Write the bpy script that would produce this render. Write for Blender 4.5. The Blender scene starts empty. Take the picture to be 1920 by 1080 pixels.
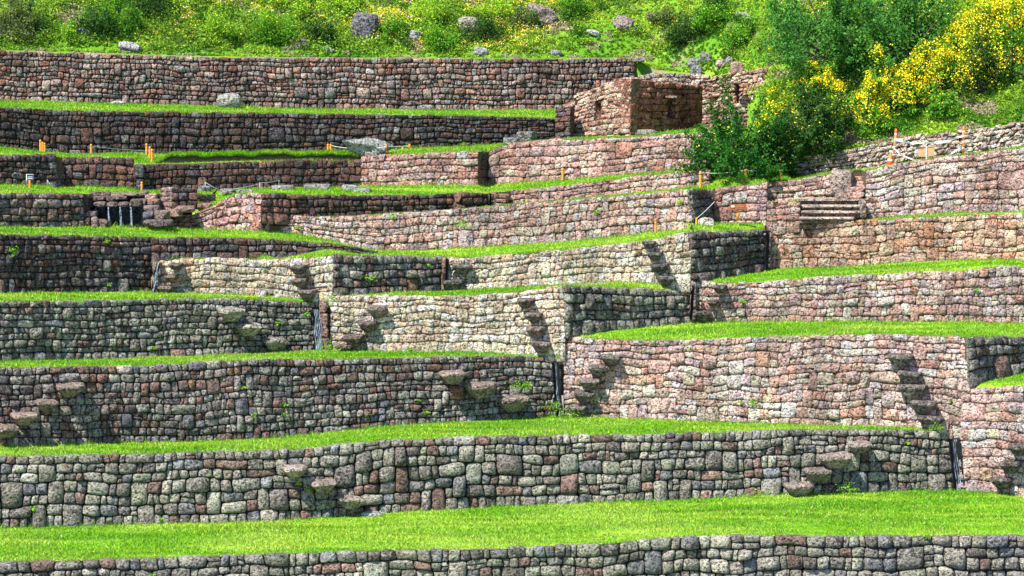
import bpy, math, random
import numpy as np
from mathutils import Vector

# ------------------------------------------------------------------ camera, sky, sun
scene = bpy.context.scene
col = scene.collection
F = 5400.0
PITCH = math.atan(640.0 / F)
cam_data = bpy.data.cameras.new("camera")
cam = bpy.data.objects.new("camera", cam_data)
col.objects.link(cam)
cam_data.sensor_width = 36.0
cam_data.lens = 36.0 * F / 1920.0
cam_data.clip_start = 1.0
cam_data.clip_end = 3000.0
cam.location = (0, 0, 0)
cam.rotation_euler = (math.pi / 2 - PITCH, 0, 0)
scene.camera = cam
SUN = Vector((-0.42, -0.37, 0.81)).normalized()
sun_data = bpy.data.lights.new("sun", 'SUN')
sun_data.energy = 5.0
sun_data.angle = math.radians(0.5)
sun_data.color = (1.0, 0.95, 0.87)
sun = bpy.data.objects.new("sun", sun_data)
col.objects.link(sun)
sun.rotation_euler = (-SUN).to_track_quat('-Z', 'Y').to_euler()
world = bpy.data.worlds.new("World")
scene.world = world
world.use_nodes = True
wn = world.node_tree
bg = wn.nodes['Background']
sky = wn.nodes.new('ShaderNodeTexSky')
sky.sky_type = 'NISHITA'
sky.sun_disc = False
sky.sun_elevation = math.asin(SUN.z)
sky.sun_rotation = math.atan2(SUN.x, SUN.y)
sky.altitude = 3400
wn.links.new(sky.outputs[0], bg.inputs[0])
bg.inputs[1].default_value = 0.15
scene.view_settings.view_transform = 'Standard'
scene.view_settings.look = 'None'
scene.view_settings.gamma = 1.0
scene.view_settings.exposure = 1.2

# ------------------------------------------------------------------ helpers
cT, sT = math.cos(PITCH), math.sin(PITCH)


def P(u, v, Y):
    a = np.asarray(u, float) - 960.0
    b = 540.0 - np.asarray(v, float)
    dy = F * cT + b * sT
    dz = -F * sT + b * cT
    k = np.asarray(Y, float) / dy
    return np.stack(np.broadcast_arrays(a * k, np.asarray(Y, float) + 0 * k, dz * k), -1)


def proj(p):
    x, y, z = p[..., 0], p[..., 1], p[..., 2]
    f = y * cT - z * sT
    up = y * sT + z * cT
    return 960 + F * x / f, 540 - F * up / f


def lin(r, g, b):
    f = lambda c: (c / 255.0 / 12.92) if c <= 10 else ((c / 255.0 + 0.055) / 1.055) ** 2.4
    return np.array([f(r), f(g), f(b)])


def cubic(xs, ys, x):
    xs = np.asarray(xs, float); ys = np.asarray(ys, float); x = np.asarray(x, float)
    if len(xs) < 3:
        k = (ys[-1] - ys[0]) / (xs[-1] - xs[0])
        return ys[0] + k * (x - xs[0])
    d = np.diff(ys) / np.diff(xs)
    m = np.zeros(len(xs)); m[0] = d[0]; m[-1] = d[-1]
    for i in range(1, len(xs) - 1):
        m[i] = 0.5 * (d[i - 1] + d[i])
    x = np.clip(x, xs[0], xs[-1])
    i = np.clip(np.searchsorted(xs, x) - 1, 0, len(xs) - 2)
    h = xs[i + 1] - xs[i]; t = (x - xs[i]) / h
    return (ys[i] * (2 * t**3 - 3 * t**2 + 1) + m[i] * h * (t**3 - 2 * t**2 + t)
            + ys[i + 1] * (-2 * t**3 + 3 * t**2) + m[i + 1] * h * (t**3 - t**2))


def noise(p, scale, seed):
    """smooth pseudo noise in about -1..1, p (...,3)"""
    r = np.random.RandomState(seed)
    out = 0
    for k in range(7):
        w = r.normal(size=3); w /= np.linalg.norm(w)
        f = scale * (0.6 + 1.1 * r.rand())
        out = out + np.sin((p @ w) * f + r.rand() * 6.28 + 1.3 * np.sin((p @ np.roll(w, 1)) * f * 0.7 + r.rand() * 6))
    return out / 3.2


def make_mesh(name, verts, faces, mats, parent=None, colors=None, smooth=True, midx=None):
    """faces: (n,3) or (n,4) int array, or list of such arrays"""
    me = bpy.data.meshes.new(name)
    verts = np.asarray(verts, np.float32).reshape(-1, 3)
    fl = faces if isinstance(faces, list) else [faces]
    fl = [np.asarray(f, np.int32) for f in fl if len(f)]
    nl = sum(f.size for f in fl); nf = sum(len(f) for f in fl)
    me.vertices.add(len(verts)); me.vertices.foreach_set('co', verts.ravel())
    me.loops.add(nl); me.loops.foreach_set('vertex_index', np.concatenate([f.ravel() for f in fl]))
    me.polygons.add(nf)
    tot = np.concatenate([np.full(len(f), f.shape[1], np.int32) for f in fl])
    st = np.concatenate([[0], np.cumsum(tot)[:-1]]).astype(np.int32)
    me.polygons.foreach_set('loop_start', st)
    me.polygons.foreach_set('use_smooth', np.full(nf, smooth, bool))
    if midx is not None:
        me.polygons.foreach_set('material_index', np.asarray(midx, np.int32))
    for m in (mats if isinstance(mats, list) else [mats]):
        me.materials.append(m)
    if colors is not None:
        c = np.asarray(colors, np.float32)
        if c.shape[1] == 3:
            c = np.concatenate([c, np.ones((len(c), 1), np.float32)], 1)
        at = me.attributes.new('tint', 'FLOAT_COLOR', 'POINT')
        at.data.foreach_set('color', c.ravel())
    me.update(); me.validate()
    o = bpy.data.objects.new(name, me)
    col.objects.link(o)
    if parent is not None:
        o.parent = parent
        o.matrix_parent_inverse = parent.matrix_world.inverted()
    return o


def tag(o, label=None, cat=None, group=None, kind=None):
    if label: o['label'] = label
    if cat: o['category'] = cat
    if group: o['group'] = group
    if kind: o['kind'] = kind
    return o


def empty(name, loc, label=None, cat=None, group=None):
    o = bpy.data.objects.new(name, None)
    o.empty_display_size = 0.3
    o.location = Vector([float(c) for c in loc])
    col.objects.link(o)
    bpy.context.view_layer.update()
    return tag(o, label, cat, group)


class MB:
    """collects shapes into one mesh"""
    def __init__(s):
        s.v = []; s.q = []; s.t = []; s.c = []; s.n = 0

    def add(s, v, q=None, t=None, c=None):
        v = np.asarray(v, float).reshape(-1, 3)
        if q is not None and len(q): s.q.append(np.asarray(q) + s.n)
        if t is not None and len(t): s.t.append(np.asarray(t) + s.n)
        if c is None: c = (1, 1, 1, 1)
        c = np.asarray(c, float)
        if c.ndim == 1: c = np.tile(c, (len(v), 1))
        if c.shape[1] == 3: c = np.concatenate([c, np.zeros((len(c), 1))], 1)
        s.c.append(c); s.v.append(v); s.n += len(v)

    def box(s, c, size, rz=0, col=None, jit=0):
        x, y, z = [k / 2 for k in size]
        v = np.array([[i, j, k] for i in (-x, x) for j in (-y, y) for k in (-z, z)], float)
        if jit: v += np.random.RandomState(int(abs(c[0]) * 91) % 9999).uniform(-jit, jit, v.shape)
        ca, sa = math.cos(rz), math.sin(rz)
        v = np.stack([v[:, 0] * ca - v[:, 1] * sa, v[:, 0] * sa + v[:, 1] * ca, v[:, 2]], 1) + np.asarray(c)
        s.add(v, q=[[0, 1, 3, 2], [4, 6, 7, 5], [0, 4, 5, 1], [2, 3, 7, 6], [0, 2, 6, 4], [1, 5, 7, 3]], c=col)

    def tube(s, pts, rad, n=8, col=None, cap=True):
        pts = np.asarray(pts, float); m = len(pts)
        rad = np.broadcast_to(np.asarray(rad, float), (m,))
        tan = np.gradient(pts, axis=0); tan /= np.linalg.norm(tan, axis=1)[:, None] + 1e-9
        ref = np.where(np.abs(tan[:, 2:3]) > .9, np.array([[1., 0, 0]]), np.array([[0, 0, 1.]]))
        a = np.cross(tan, ref); a /= np.linalg.norm(a, axis=1)[:, None]
        b = np.cross(tan, a)
        th = np.arange(n) / n * 2 * math.pi
        v = pts[:, None] + rad[:, None, None] * (np.cos(th)[None, :, None] * a[:, None] + np.sin(th)[None, :, None] * b[:, None])
        q = []
        for i in range(m - 1):
            for j in range(n):
                k = (j + 1) % n
                q.append([i * n + j, (i + 1) * n + j, (i + 1) * n + k, i * n + k])
        v = v.reshape(-1, 3); t = None
        if cap:
            v = np.concatenate([v, pts[:1], pts[-1:]])
            t = [[m * n, j, (j + 1) % n] for j in range(n)] + [[m * n + 1, (m - 1) * n + (j + 1) % n, (m - 1) * n + j] for j in range(n)]
        s.add(v, q=q, t=t, c=col)

    def build(s, name, mat, parent=None, smooth=False):
        fl = []
        if s.q: fl.append(np.concatenate(s.q))
        if s.t: fl.append(np.concatenate(s.t))
        return make_mesh(name, np.concatenate(s.v), fl, mat, parent, np.concatenate(s.c), smooth)


# ------------------------------------------------------------------ materials
def new_mat(name):
    m = bpy.data.materials.new(name); m.use_nodes = True
    nt = m.node_tree
    return m, nt, nt.nodes['Principled BSDF']


def N(nt, t, **kw):
    n = nt.nodes.new(t)
    for k, v in kw.items():
        if k.startswith('i_'):
            key = k[2:]
            key = int(key) if key.isdigit() else key.replace('_', ' ')
            n.inputs[key].default_value = v
        else:
            setattr(n, k, v)
    return n


def stone_material():
    m, nt, b = new_mat('weathered_stone')
    L = nt.links.new
    at = N(nt, 'ShaderNodeAttribute', attribute_name='tint')
    tc = N(nt, 'ShaderNodeTexCoord')
    n1 = N(nt, 'ShaderNodeTexNoise', i_Scale=4.5, i_Detail=5.0, i_Roughness=0.6)
    n2 = N(nt, 'ShaderNodeTexNoise', i_Scale=8.0, i_Detail=5.0, i_Roughness=0.62)
    n3 = N(nt, 'ShaderNodeTexNoise', i_Scale=12.0, i_Detail=4.0, i_Roughness=0.6)
    vo = N(nt, 'ShaderNodeTexVoronoi', i_Scale=24.0)
    for n in (n1, n2, n3, vo): L(tc.outputs['Object'], n.inputs['Vector'])
    r1 = N(nt, 'ShaderNodeMapRange', i_1=0.32, i_2=0.68, i_3=0.5, i_4=1.45)
    L(n1.outputs['Fac'], r1.inputs[0])
    mp = N(nt, 'ShaderNodeMapping'); mp.inputs['Scale'].default_value = (1.0, 1.0, .35)
    n0 = N(nt, 'ShaderNodeTexNoise', i_Scale=0.9, i_Detail=3.0, i_Roughness=0.6)
    L(tc.outputs['Object'], mp.inputs[0]); L(mp.outputs[0], n0.inputs['Vector'])
    r0 = N(nt, 'ShaderNodeMapRange', i_1=0.35, i_2=0.62, i_3=0.62, i_4=1.12)
    L(n0.outputs['Fac'], r0.inputs[0])
    mm = N(nt, 'ShaderNodeMath', operation='MULTIPLY'); L(r0.outputs[0], mm.inputs[0]); L(r1.outputs[0], mm.inputs[1])
    mul = N(nt, 'ShaderNodeVectorMath', operation='SCALE')
    L(at.outputs['Color'], mul.inputs[0]); L(mm.outputs[0], mul.inputs['Scale'])
    # pale grey-green lichen patches
    lr = N(nt, 'ShaderNodeMapRange', i_1=0.50, i_2=0.56, i_3=0.0, i_4=1.0)
    L(n2.outputs['Fac'], lr.inputs[0])
    lm = N(nt, 'ShaderNodeMath', operation='MULTIPLY')
    L(lr.outputs[0], lm.inputs[0]); L(at.outputs['Alpha'], lm.inputs[1])
    mix = N(nt, 'ShaderNodeMix', data_type='RGBA')
    L(lm.outputs[0], mix.inputs['Factor']); L(mul.outputs[0], mix.inputs['A'])
    mix.inputs['B'].default_value = (0.46, 0.425, 0.38, 1)
    # dark pits
    pr = N(nt, 'ShaderNodeMapRange', i_1=0.41, i_2=0.465, i_3=0.24, i_4=1.0)
    L(n3.outputs['Fac'], pr.inputs[0])
    m2 = N(nt, 'ShaderNodeVectorMath', operation='SCALE')
    L(mix.outputs['Result'], m2.inputs[0]); L(pr.outputs[0], m2.inputs['Scale'])
    L(m2.outputs[0], b.inputs['Base Color'])
    b.inputs['Roughness'].default_value = 0.92
    b.inputs['Specular IOR Level'].default_value = 0.2
    ad = N(nt, 'ShaderNodeMath', operation='ADD')
    L(n2.outputs['Fac'], ad.inputs[0]); L(n3.outputs['Fac'], ad.inputs[1])
    bp = N(nt, 'ShaderNodeBump', i_Strength=1.0, i_Distance=0.22)
    L(ad.outputs[0], bp.inputs['Height'])
    L(bp.outputs[0], b.inputs['Normal'])
    return m


def leaf_material(name, trans=0.35):
    m, nt, b = new_mat(name)
    at = N(nt, 'ShaderNodeAttribute', attribute_name='tint')
    nt.links.new(at.outputs['Color'], b.inputs['Base Color'])
    b.inputs['Roughness'].default_value = 0.75
    b.inputs['Specular IOR Level'].default_value = 0.15
    tr = N(nt, 'ShaderNodeBsdfTranslucent')
    nt.links.new(at.outputs['Color'], tr.inputs['Color'])
    mx = N(nt, 'ShaderNodeMixShader', i_0=trans)
    out = nt.nodes['Material Output']
    nt.links.new(b.outputs[0], mx.inputs[1]); nt.links.new(tr.outputs[0], mx.inputs[2])
    nt.links.new(mx.outputs[0], out.inputs['Surface'])
    return m


def plain(name, rgb, rough=0.7, nscale=6.0, var=0.25, spec=0.3, bump=0.0):
    m, nt, b = new_mat(name)
    tc = N(nt, 'ShaderNodeTexCoord')
    n = N(nt, 'ShaderNodeTexNoise', i_Scale=nscale, i_Detail=5.0, i_Roughness=0.65)
    nt.links.new(tc.outputs['Object'], n.inputs['Vector'])
    r = N(nt, 'ShaderNodeMapRange', i_1=0.3, i_2=0.7, i_3=1 - var, i_4=1 + var)
    nt.links.new(n.outputs['Fac'], r.inputs[0])
    s = N(nt, 'ShaderNodeVectorMath', operation='SCALE')
    s.inputs[0].default_value = tuple(float(c) for c in rgb)
    nt.links.new(r.outputs[0], s.inputs['Scale'])
    nt.links.new(s.outputs[0], b.inputs['Base Color'])
    b.inputs['Roughness'].default_value = rough
    b.inputs['Specular IOR Level'].default_value = spec
    if bump:
        bp = N(nt, 'ShaderNodeBump', i_Strength=1.0, i_Distance=bump)
        nt.links.new(n.outputs['Fac'], bp.inputs['Height']); nt.links.new(bp.outputs[0], b.inputs['Normal'])
    return m


def turf_material():
    """short turf, with streaks along the terraces and patches of dry soil"""
    m, nt, b = new_mat('turf')
    L = nt.links.new
    at = N(nt, 'ShaderNodeAttribute', attribute_name='tint')
    tc = N(nt, 'ShaderNodeTexCoord')
    n2 = N(nt, 'ShaderNodeTexNoise', i_Scale=14.0, i_Detail=6.0, i_Roughness=0.8)
    L(tc.outputs['Object'], n2.inputs['Vector'])
    r = N(nt, 'ShaderNodeMapRange', i_1=0.3, i_2=0.7, i_3=0.6, i_4=1.3)
    L(n2.outputs['Fac'], r.inputs[0])
    s = N(nt, 'ShaderNodeVectorMath', operation='SCALE')
    L(at.outputs['Color'], s.inputs[0]); L(r.outputs[0], s.inputs['Scale'])
    L(s.outputs[0], b.inputs['Base Color'])
    b.inputs['Roughness'].default_value = 0.95
    b.inputs['Specular IOR Level'].default_value = 0.1
    bp = N(nt, 'ShaderNodeBump', i_Strength=0.8, i_Distance=0.05)
    L(n2.outputs['Fac'], bp.inputs['Height']); L(bp.outputs[0], b.inputs['Normal'])
    return m


STONE = stone_material()
LEAF = leaf_material('foliage')
GRASS = leaf_material('grass_blades', 0.3)
PETAL = leaf_material('petals', 0.3)
TURF = turf_material()
BARK = plain('bark', (0.045, 0.038, 0.028), 0.9, 20, 0.3)
ORANGE = plain('orange_painted_wood', (0.72, 0.25, 0.03), 0.6, 14, 0.2)
ORANGE_RED = plain('orange_plastic', (0.85, 0.16, 0.03), 0.5, 8, 0.12)
ROPE = plain('pale_rope', (0.55, 0.55, 0.5), 0.8)
WIRE = plain('grey_metal', (0.22, 0.30, 0.32), 0.5)
BOARD = plain('red_brown_board', (0.30, 0.08, 0.02), 0.6, 12, 0.2)
PLY = plain('plywood', (0.50, 0.27, 0.15), 0.8, 9, 0.2)
WHITE = plain('white_plastic', (0.75, 0.75, 0.78), 0.45, 9, 0.1)
NAVY = plain('dark_sign_face', (0.03, 0.03, 0.10), 0.5, 9, 0.1)
WET_SHADE = plain('wet_and_shaded_stone', (0.008, 0.009, 0.012), 0.5, 12, 0.5, 0.25, 0.02)  # near black: wet stone, plus painted shade of slots and niche


def water_material():
    m, nt, b = new_mat('falling_water')
    b.inputs['Base Color'].default_value = (0.42, 0.50, 0.62, 1)
    b.inputs['Roughness'].default_value = 0.15
    tc = N(nt, 'ShaderNodeTexCoord')
    mp = N(nt, 'ShaderNodeMapping')
    mp.inputs['Scale'].default_value = (40, 40, 3)
    n = N(nt, 'ShaderNodeTexNoise', i_Scale=1.0, i_Detail=4.0)
    nt.links.new(tc.outputs['Object'], mp.inputs[0]); nt.links.new(mp.outputs[0], n.inputs['Vector'])
    r = N(nt, 'ShaderNodeMapRange', i_1=0.44, i_2=0.66, i_3=0.0, i_4=0.8)
    nt.links.new(n.outputs['Fac'], r.inputs[0]); nt.links.new(r.outputs[0], b.inputs['Alpha'])
    return m


WATER = water_material()

# ------------------------------------------------------------------ masonry
PAL = {
    'grey': [((128, 132, 122), 5, .9), ((112, 112, 106), 4, .7), ((140, 146, 130), 3, .9), ((104, 84, 76), 3, .35),
             ((124, 96, 84), 2, .3), ((92, 98, 110), 2, .5), ((84, 80, 76), 2, .5), ((120, 90, 60), 1, .3), ((130, 144, 130), 2, 1)],
    'grey_green': [((134, 144, 124), 6, 1), ((118, 124, 110), 4, .9), ((100, 100, 94), 3, .7), ((122, 98, 86), 2, .4),
                   ((104, 114, 120), 2, .6), ((146, 156, 138), 3, 1)],
    'dark': [((92, 84, 82), 5, .35), ((78, 78, 84), 4, .35), ((104, 82, 74), 4, .2), ((66, 64, 68), 3, .2), ((112, 112, 108), 1.5, .7), ((98, 70, 60), 3, .1)],
    'very_dark': [((70, 62, 62), 5, .25), ((58, 58, 64), 4, .3), ((82, 64, 58), 4, .1), ((94, 94, 92), 1.5, .6), ((88, 62, 50), 2, .1)],
    'brown': [((96, 74, 68), 5, .1), ((82, 66, 64), 4, .15), ((112, 80, 70), 3, .1), ((78, 76, 80), 2, .3), ((126, 90, 76), 2, .1)],
    'mixed': [((134, 116, 108), 5, .4), ((120, 118, 116), 4, .5), ((136, 102, 88), 4, .15), ((108, 92, 88), 3, .2), ((150, 134, 122), 2, .4), ((128, 84, 66), 1.5, .1)],
    'pink': [((178, 148, 138), 6, .25), ((160, 138, 136), 4, .25), ((188, 164, 146), 4, .3), ((146, 140, 148), 3, .3),
             ((174, 128, 112), 3, .1), ((186, 140, 112), 1.5, .1), ((150, 120, 112), 2, .15)],
    'rose': [((176, 136, 126), 6, .12), ((160, 128, 124), 4, .15), ((184, 148, 134), 4, .15), ((148, 132, 138), 2.5, .2),
             ((172, 116, 98), 2, .05), ((136, 106, 102), 1, .1)],
    'beige': [((198, 176, 152), 6, .2), ((184, 160, 138), 5, .25), ((206, 188, 164), 4, .25), ((168, 152, 142), 3, .3), ((196, 156, 126), 2, .1)],
    'orange': [((184, 140, 116), 6, .15), ((172, 132, 114), 4, .15), ((160, 138, 128), 4, .3), ((190, 152, 124), 3, .2), ((150, 134, 130), 2, .3), ((176, 116, 84), 2, .05)],
    'house': [((190, 144, 126), 6, .05), ((176, 126, 108), 5, .05), ((166, 134, 124), 3, .1), ((196, 158, 138), 3, .1)],
    'house_shaded': [((184, 120, 98), 6, .02), ((168, 106, 86), 5, .02), ((150, 104, 92), 3, .05), ((190, 136, 112), 2, .02)],  # house stone with the shade of the right face mixed in
    'rubble': [((184, 156, 142), 5, .2), ((164, 140, 130), 4, .2), ((180, 150, 134), 3, .2), ((128, 118, 116), 3, .3), ((190, 172, 156), 2, .3)],
}
SOIL = {'pink': (112, 80, 62), 'rose': (108, 72, 58), 'beige': (132, 98, 74), 'orange': (112, 76, 54), 'house': (110, 66, 50), 'house_shaded': (90, 50, 38), 'rubble': (90, 70, 60)}
KG = np.array([-1, -1, -.86, -.5, 0, .5, .86, 1, 1.])
BATTER = 0.07
PROFILE = {}


class Wall:
    def __init__(s, nodes, batter=BATTER):
        nodes = np.array(nodes, float)
        s.nodes = nodes
        u = np.linspace(nodes[0, 0], nodes[-1, 0], max(12, int((nodes[-1, 0] - nodes[0, 0]) / 6)))
        vt = cubic(nodes[:, 0], nodes[:, 1], u); vb = cubic(nodes[:, 0], nodes[:, 2], u); Y = cubic(nodes[:, 0], nodes[:, 3], u)
        b = P(u, vb, Y)
        H = P(u, vt, Y)[:, 2] - b[:, 2]
        H = P(u, vt, Y + batter * H)[:, 2] - b[:, 2]
        s.u, s.b, s.H = u, b, H
        d = np.linalg.norm(np.diff(b[:, :2], axis=0), axis=1)
        s.s = np.concatenate([[0], np.cumsum(d)]); s.L = s.s[-1]
        t = np.gradient(b[:, :2], axis=0); t /= np.linalg.norm(t, axis=1)[:, None]
        k = max(1, len(t) // 10) if len(t) > 20 else 0
        if k:
            ker = np.ones(2 * k + 1) / (2 * k + 1)
            t = np.stack([np.convolve(np.pad(t[:, i], k, mode='edge'), ker, 'valid') for i in (0, 1)], 1)
        t /= np.linalg.norm(t, axis=1)[:, None]
        s.n = np.stack([t[:, 1], -t[:, 0]], 1)
        s.batter = batter

    def at(s, ss, t, off):
        ss = np.asarray(ss, float); t = np.asarray(t, float)
        x = np.interp(ss, s.s, s.b[:, 0]); y = np.interp(ss, s.s, s.b[:, 1]); z = np.interp(ss, s.s, s.b[:, 2])
        nx = np.interp(ss, s.s, s.n[:, 0]); ny = np.interp(ss, s.s, s.n[:, 1])
        o = off - s.batter * t
        return np.stack([x + nx * o, y + ny * o, z + t], -1)

    def Hs(s, ss): return np.interp(ss, s.s, s.H)
    def s_of_u(s, u): return np.interp(u, s.u, s.s)

    def t_of(s, u, v):
        ss = s.s_of_u(u)
        b = s.at(ss, 0, 0)
        t = 0.0
        for _ in range(4):
            q = s.at(ss, t, 0)
            t = float(P(u, v, q[1])[2] - b[2])
        return float(ss), t

    def top(s, inset=0.1, dz=-0.03):
        ss = s.s
        p = s.at(ss, s.H, -inset); p[:, 2] += dz
        return p

    def base(s, behind=0.12, dz=0.0):
        p = s.at(s.s, 0 * s.s, -behind); p[:, 2] += dz
        return p


def build_wall(name, nodes, pal, label, course=0.27, width=0.34, bulge=0.06, wave=0.1, seed=1, big=0.05, holes=(), thick=0,
               group='retaining walls of the terraces', cat='stone wall', irregular=0.0, batter=BATTER, cap=0.05, dark=1.0, parent=None, wvar=0.55):
    W = Wall(nodes, batter)
    if pal in SOIL and parent is None: bulge *= .68; wave *= .78
    r = np.random.RandomState(seed)
    Hm = W.H.mean()
    n = max(2, int(round(Hm / course)))
    wts = r.uniform(0.72, 1.3, n); wts[-1] *= 0.85
    frac = np.concatenate([[0], np.cumsum(wts) / wts.sum()])
    ph = r.rand(40) * 6.28
    ff = r.uniform(0.7, 1.4, 40)

    def bound(i, ss):
        i = np.asarray(i); f = frac[i]
        env = np.sin(np.pi * np.clip(f, 0, 1)) ** 0.5
        H = W.Hs(ss)
        w = (np.sin(ss * 1.1 * ff[0] + ph[0] + f * 2.2) + .7 * np.sin(ss * 2.3 * ff[1] + ph[1] - f * 3) + .5 * np.sin(ss * 0.45 * ff[2] + ph[2] + f)
             + .35 * np.sin(ss * 5.1 + ph[(i % 30) + 3]) + .4 * np.sin(ss * 2.9 + ph[(i * 7 % 30) + 5]))
        t = f * H + wave * env * w
        t = np.where(i == 0, -0.25, t)
        return t
    hol = []
    for (hu0, hu1, hv0, hv1) in holes:
        s0, t1 = W.t_of(hu0, hv0); s1, t0 = W.t_of(hu1, hv1)
        hol.append((s0, s1, t0, t1))
    S0, S1, LO, HI = [], [], [], []
    taken = [[] for _ in range(n + 2)]
    for i in range(n):
        s = 0.0
        ch = wts[i] / wts.mean() * Hm / n
        forced = []
        for (a, b, t0, t1) in hol:
            tm = bound(i, a) * .5 + bound(i + 1, a) * .5
            if t0 < tm < t1: forced.append((a, b))
        blocks = sorted(taken[i] + [(a, b, 1) for a, b in forced])
        bi = 0
        while s < W.L - 0.03:
            nxt = blocks[bi][0] if bi < len(blocks) else W.L
            if nxt - s < 0.06:
                if bi < len(blocks): s = blocks[bi][1]; bi += 1; continue
                break
            w = width * (ch / course) ** .4 * math.exp(r.normal() * wvar * .62)
            w = max(0.72 * ch, w) if r.rand() < .88 else 0.55 * ch
            e = s + w
            if nxt - e < 0.6 * ch: e = nxt
            tall = 0
            if i < n - 2 and r.rand() < big * 2 and e < nxt and w > 1.15 * ch:
                if not any(a < e and b > s for a, b, _ in taken[i + 1]):
                    tall = 1; taken[i + 1].append((s, e, 1))
            if not tall and r.rand() < 0.05 and ch > .2:   # two thin stones on each other
                S0 += [s, s]; S1 += [e, e]; LO += [i, i + .5]; HI += [i + .5, i + 1.]
            else:
                S0.append(s); S1.append(e); LO.append(i); HI.append(i + 1 + tall)
            s = e
    S0, S1, LO, HI = map(np.array, (S0, S1, LO.copy(), HI.copy()))
    LO = LO.astype(float); HI = HI.astype(float)
    M = len(S0)
    A = KG[None, :, None] + np.zeros((M, 9, 9)); B = KG[None, None, :] + np.zeros((M, 9, 9))
    rnd = 0.05 + 0.09 * r.rand(M)[:, None, None]
    rp = 3 + 3 * r.rand(M)[:, None, None]
    a2 = A * (1 - rnd * np.abs(B) ** rp); b2 = B * (1 - rnd * np.abs(A) ** rp)
    wdt = (S1 - S0)[:, None, None]
    gap = ((0.003 + 0.006 * r.rand(M)) if pal in SOIL else (0.006 + 0.009 * r.rand(M)))[:, None, None]
    # tilted side joints
    key = np.round(S0 * 997 + LO * 31).astype(int)
    tl = np.array([np.sin(k * 12.9898) for k in np.round(S0 * 1000 + LO * 77)])[:, None, None] * (0.03 + .06 * irregular)
    tr = np.array([np.sin(k * 12.9898) for k in np.round(S1 * 1000 + LO * 77)])[:, None, None] * (0.03 + .06 * irregular)
    e0 = np.clip((S0 > 0.01)[:, None, None], 0, 1); e1 = np.clip((S1 < W.L - 0.01)[:, None, None], 0, 1)
    sl = S0[:, None, None] + gap + tl * B * e0; sr = S1[:, None, None] - gap + tr * B * e1
    if pal in SOIL: sl = sl - gap * .7; sr = sr + gap * .7
    SS = sl + (a2 + 1) / 2 * (sr - sl)

    def bf(x, ss):
        i = np.floor(x).astype(int); f = x - i
        i = np.clip(i, 0, n)
        return bound(i, ss) * (1 - f) + bound(np.minimum(i + 1, n), ss) * f
    lo = bf(LO[:, None, None] + 0 * SS, SS) + gap
    hi = bf(HI[:, None, None] + 0 * SS, SS) - gap
    istop = (HI >= n)[:, None, None]
    hi = hi + np.where(istop, (r.uniform(-.4, 1, M) * cap)[:, None, None], 0)
    if irregular:
        mid = r.uniform(-1, 1, (M, 1, 1)) * irregular * .05
        lo = lo + mid; hi = hi + mid
    T = lo + (b2 + 1) / 2 * np.maximum(hi - lo, 0.03)
    blg = bulge * np.exp(r.normal(size=(M, 1, 1)) * .35) * np.clip(np.minimum(wdt, hi - lo) / course, .5, 1.6)
    if pal in SOIL:
        prof = (.45 + .55 * np.clip(1 - np.abs(A) ** 5, 0, 1) ** .5) * np.clip(1 - np.abs(B) ** 2.4, 0, 1) ** .6
    else:
        prof = (np.clip(1 - np.abs(A) ** 3.6, 0, 1) * np.clip(1 - np.abs(B) ** 3.6, 0, 1)) ** 0.5
    off = blg * prof + (r.normal(size=(M, 1, 1)) * A + r.normal(size=(M, 1, 1)) * B) * 0.012 * (1 + irregular) + r.normal(size=(M, 1, 1)) * .012 * (1 + 1.5 * irregular)
    ring = np.zeros((9, 9), bool); ring[0] = ring[-1] = True; ring[:, 0] = ring[:, -1] = True
    inner = ~ring
    pt0 = np.stack([SS, T, SS * 0], -1)
    off = off + np.where(inner, noise(pt0, 17.0, seed + 5) * 0.014 + noise(pt0, 44.0, seed + 9) * .013, 0)
    off = np.where(ring, -0.16, off)
    V = W.at(SS, T, off)
    # palette
    cols, wt, lic = zip(*PAL[pal]); wt = np.array(wt, float) / sum(wt)
    # neighbouring stones drift in colour along the wall
    ci = r.choice(len(cols), M, p=wt)
    C = np.array([lin(*c) for c in cols])[ci] * np.exp(r.normal(size=(M, 1)) * .20) * dark
    C *= 1 + r.normal(size=(M, 3)) * .03
    lum = C.mean(1, keepdims=True)
    C = (C * .84 + lum * .16) * (np.array([2.04, 1.86, 1.74]) * (.92 if pal == 'beige' else 1) if pal in SOIL else (np.array([1.36, 1.12, 1.14]) if pal.startswith('grey') else np.array([1.36, 1.24, 1.22])))
    C = np.clip(C, .01, .72)
    C *= 1 + .22 * noise(np.stack([S0, LO * .3, S0 * 0], 1), 1.3, seed + 3)[:, None]
    Cm = lin(*cols[0]) * dark
    k_ = .42 if pal in SOIL else .15
    C = C * (1 - k_) + Cm * k_
    al = np.array(lic)[ci] * r.uniform(.3, 1.0, M) * (.15 if pal in SOIL else .85)
    CC = np.concatenate([C, al[:, None]], 1)[:, None, None, :] + np.zeros((M, 9, 9, 4))
    idx = np.arange(M * 81).reshape(M, 9, 9)
    q = np.stack([idx[:, :-1, :-1], idx[:, 1:, :-1], idx[:, 1:, 1:], idx[:, :-1, 1:]], -1).reshape(-1, 4)
    mb = MB()
    mb.add(V.reshape(-1, 3), q=q, c=CC.reshape(-1, 4))
    soil = lin(*SOIL.get(pal, (52, 44, 40))) * (dark if pal not in SOIL else 1)
    # soil packed behind the stones
    ns = max(4, int(W.L / .12)); nt_ = max(4, int(Hm / .12))
    g = np.linspace(0, W.L, ns + 1)[:, None] + np.zeros((1, nt_ + 1)); h = np.linspace(0, 1, nt_ + 1)[None, :]
    Tb = -.3 + h * (W.Hs(g) - .02 + .3)
    bo = -0.02 if pal in SOIL else -0.045
    Vb = W.at(g, Tb, bo)
    ib = np.arange((ns + 1) * (nt_ + 1)).reshape(ns + 1, nt_ + 1)
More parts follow.
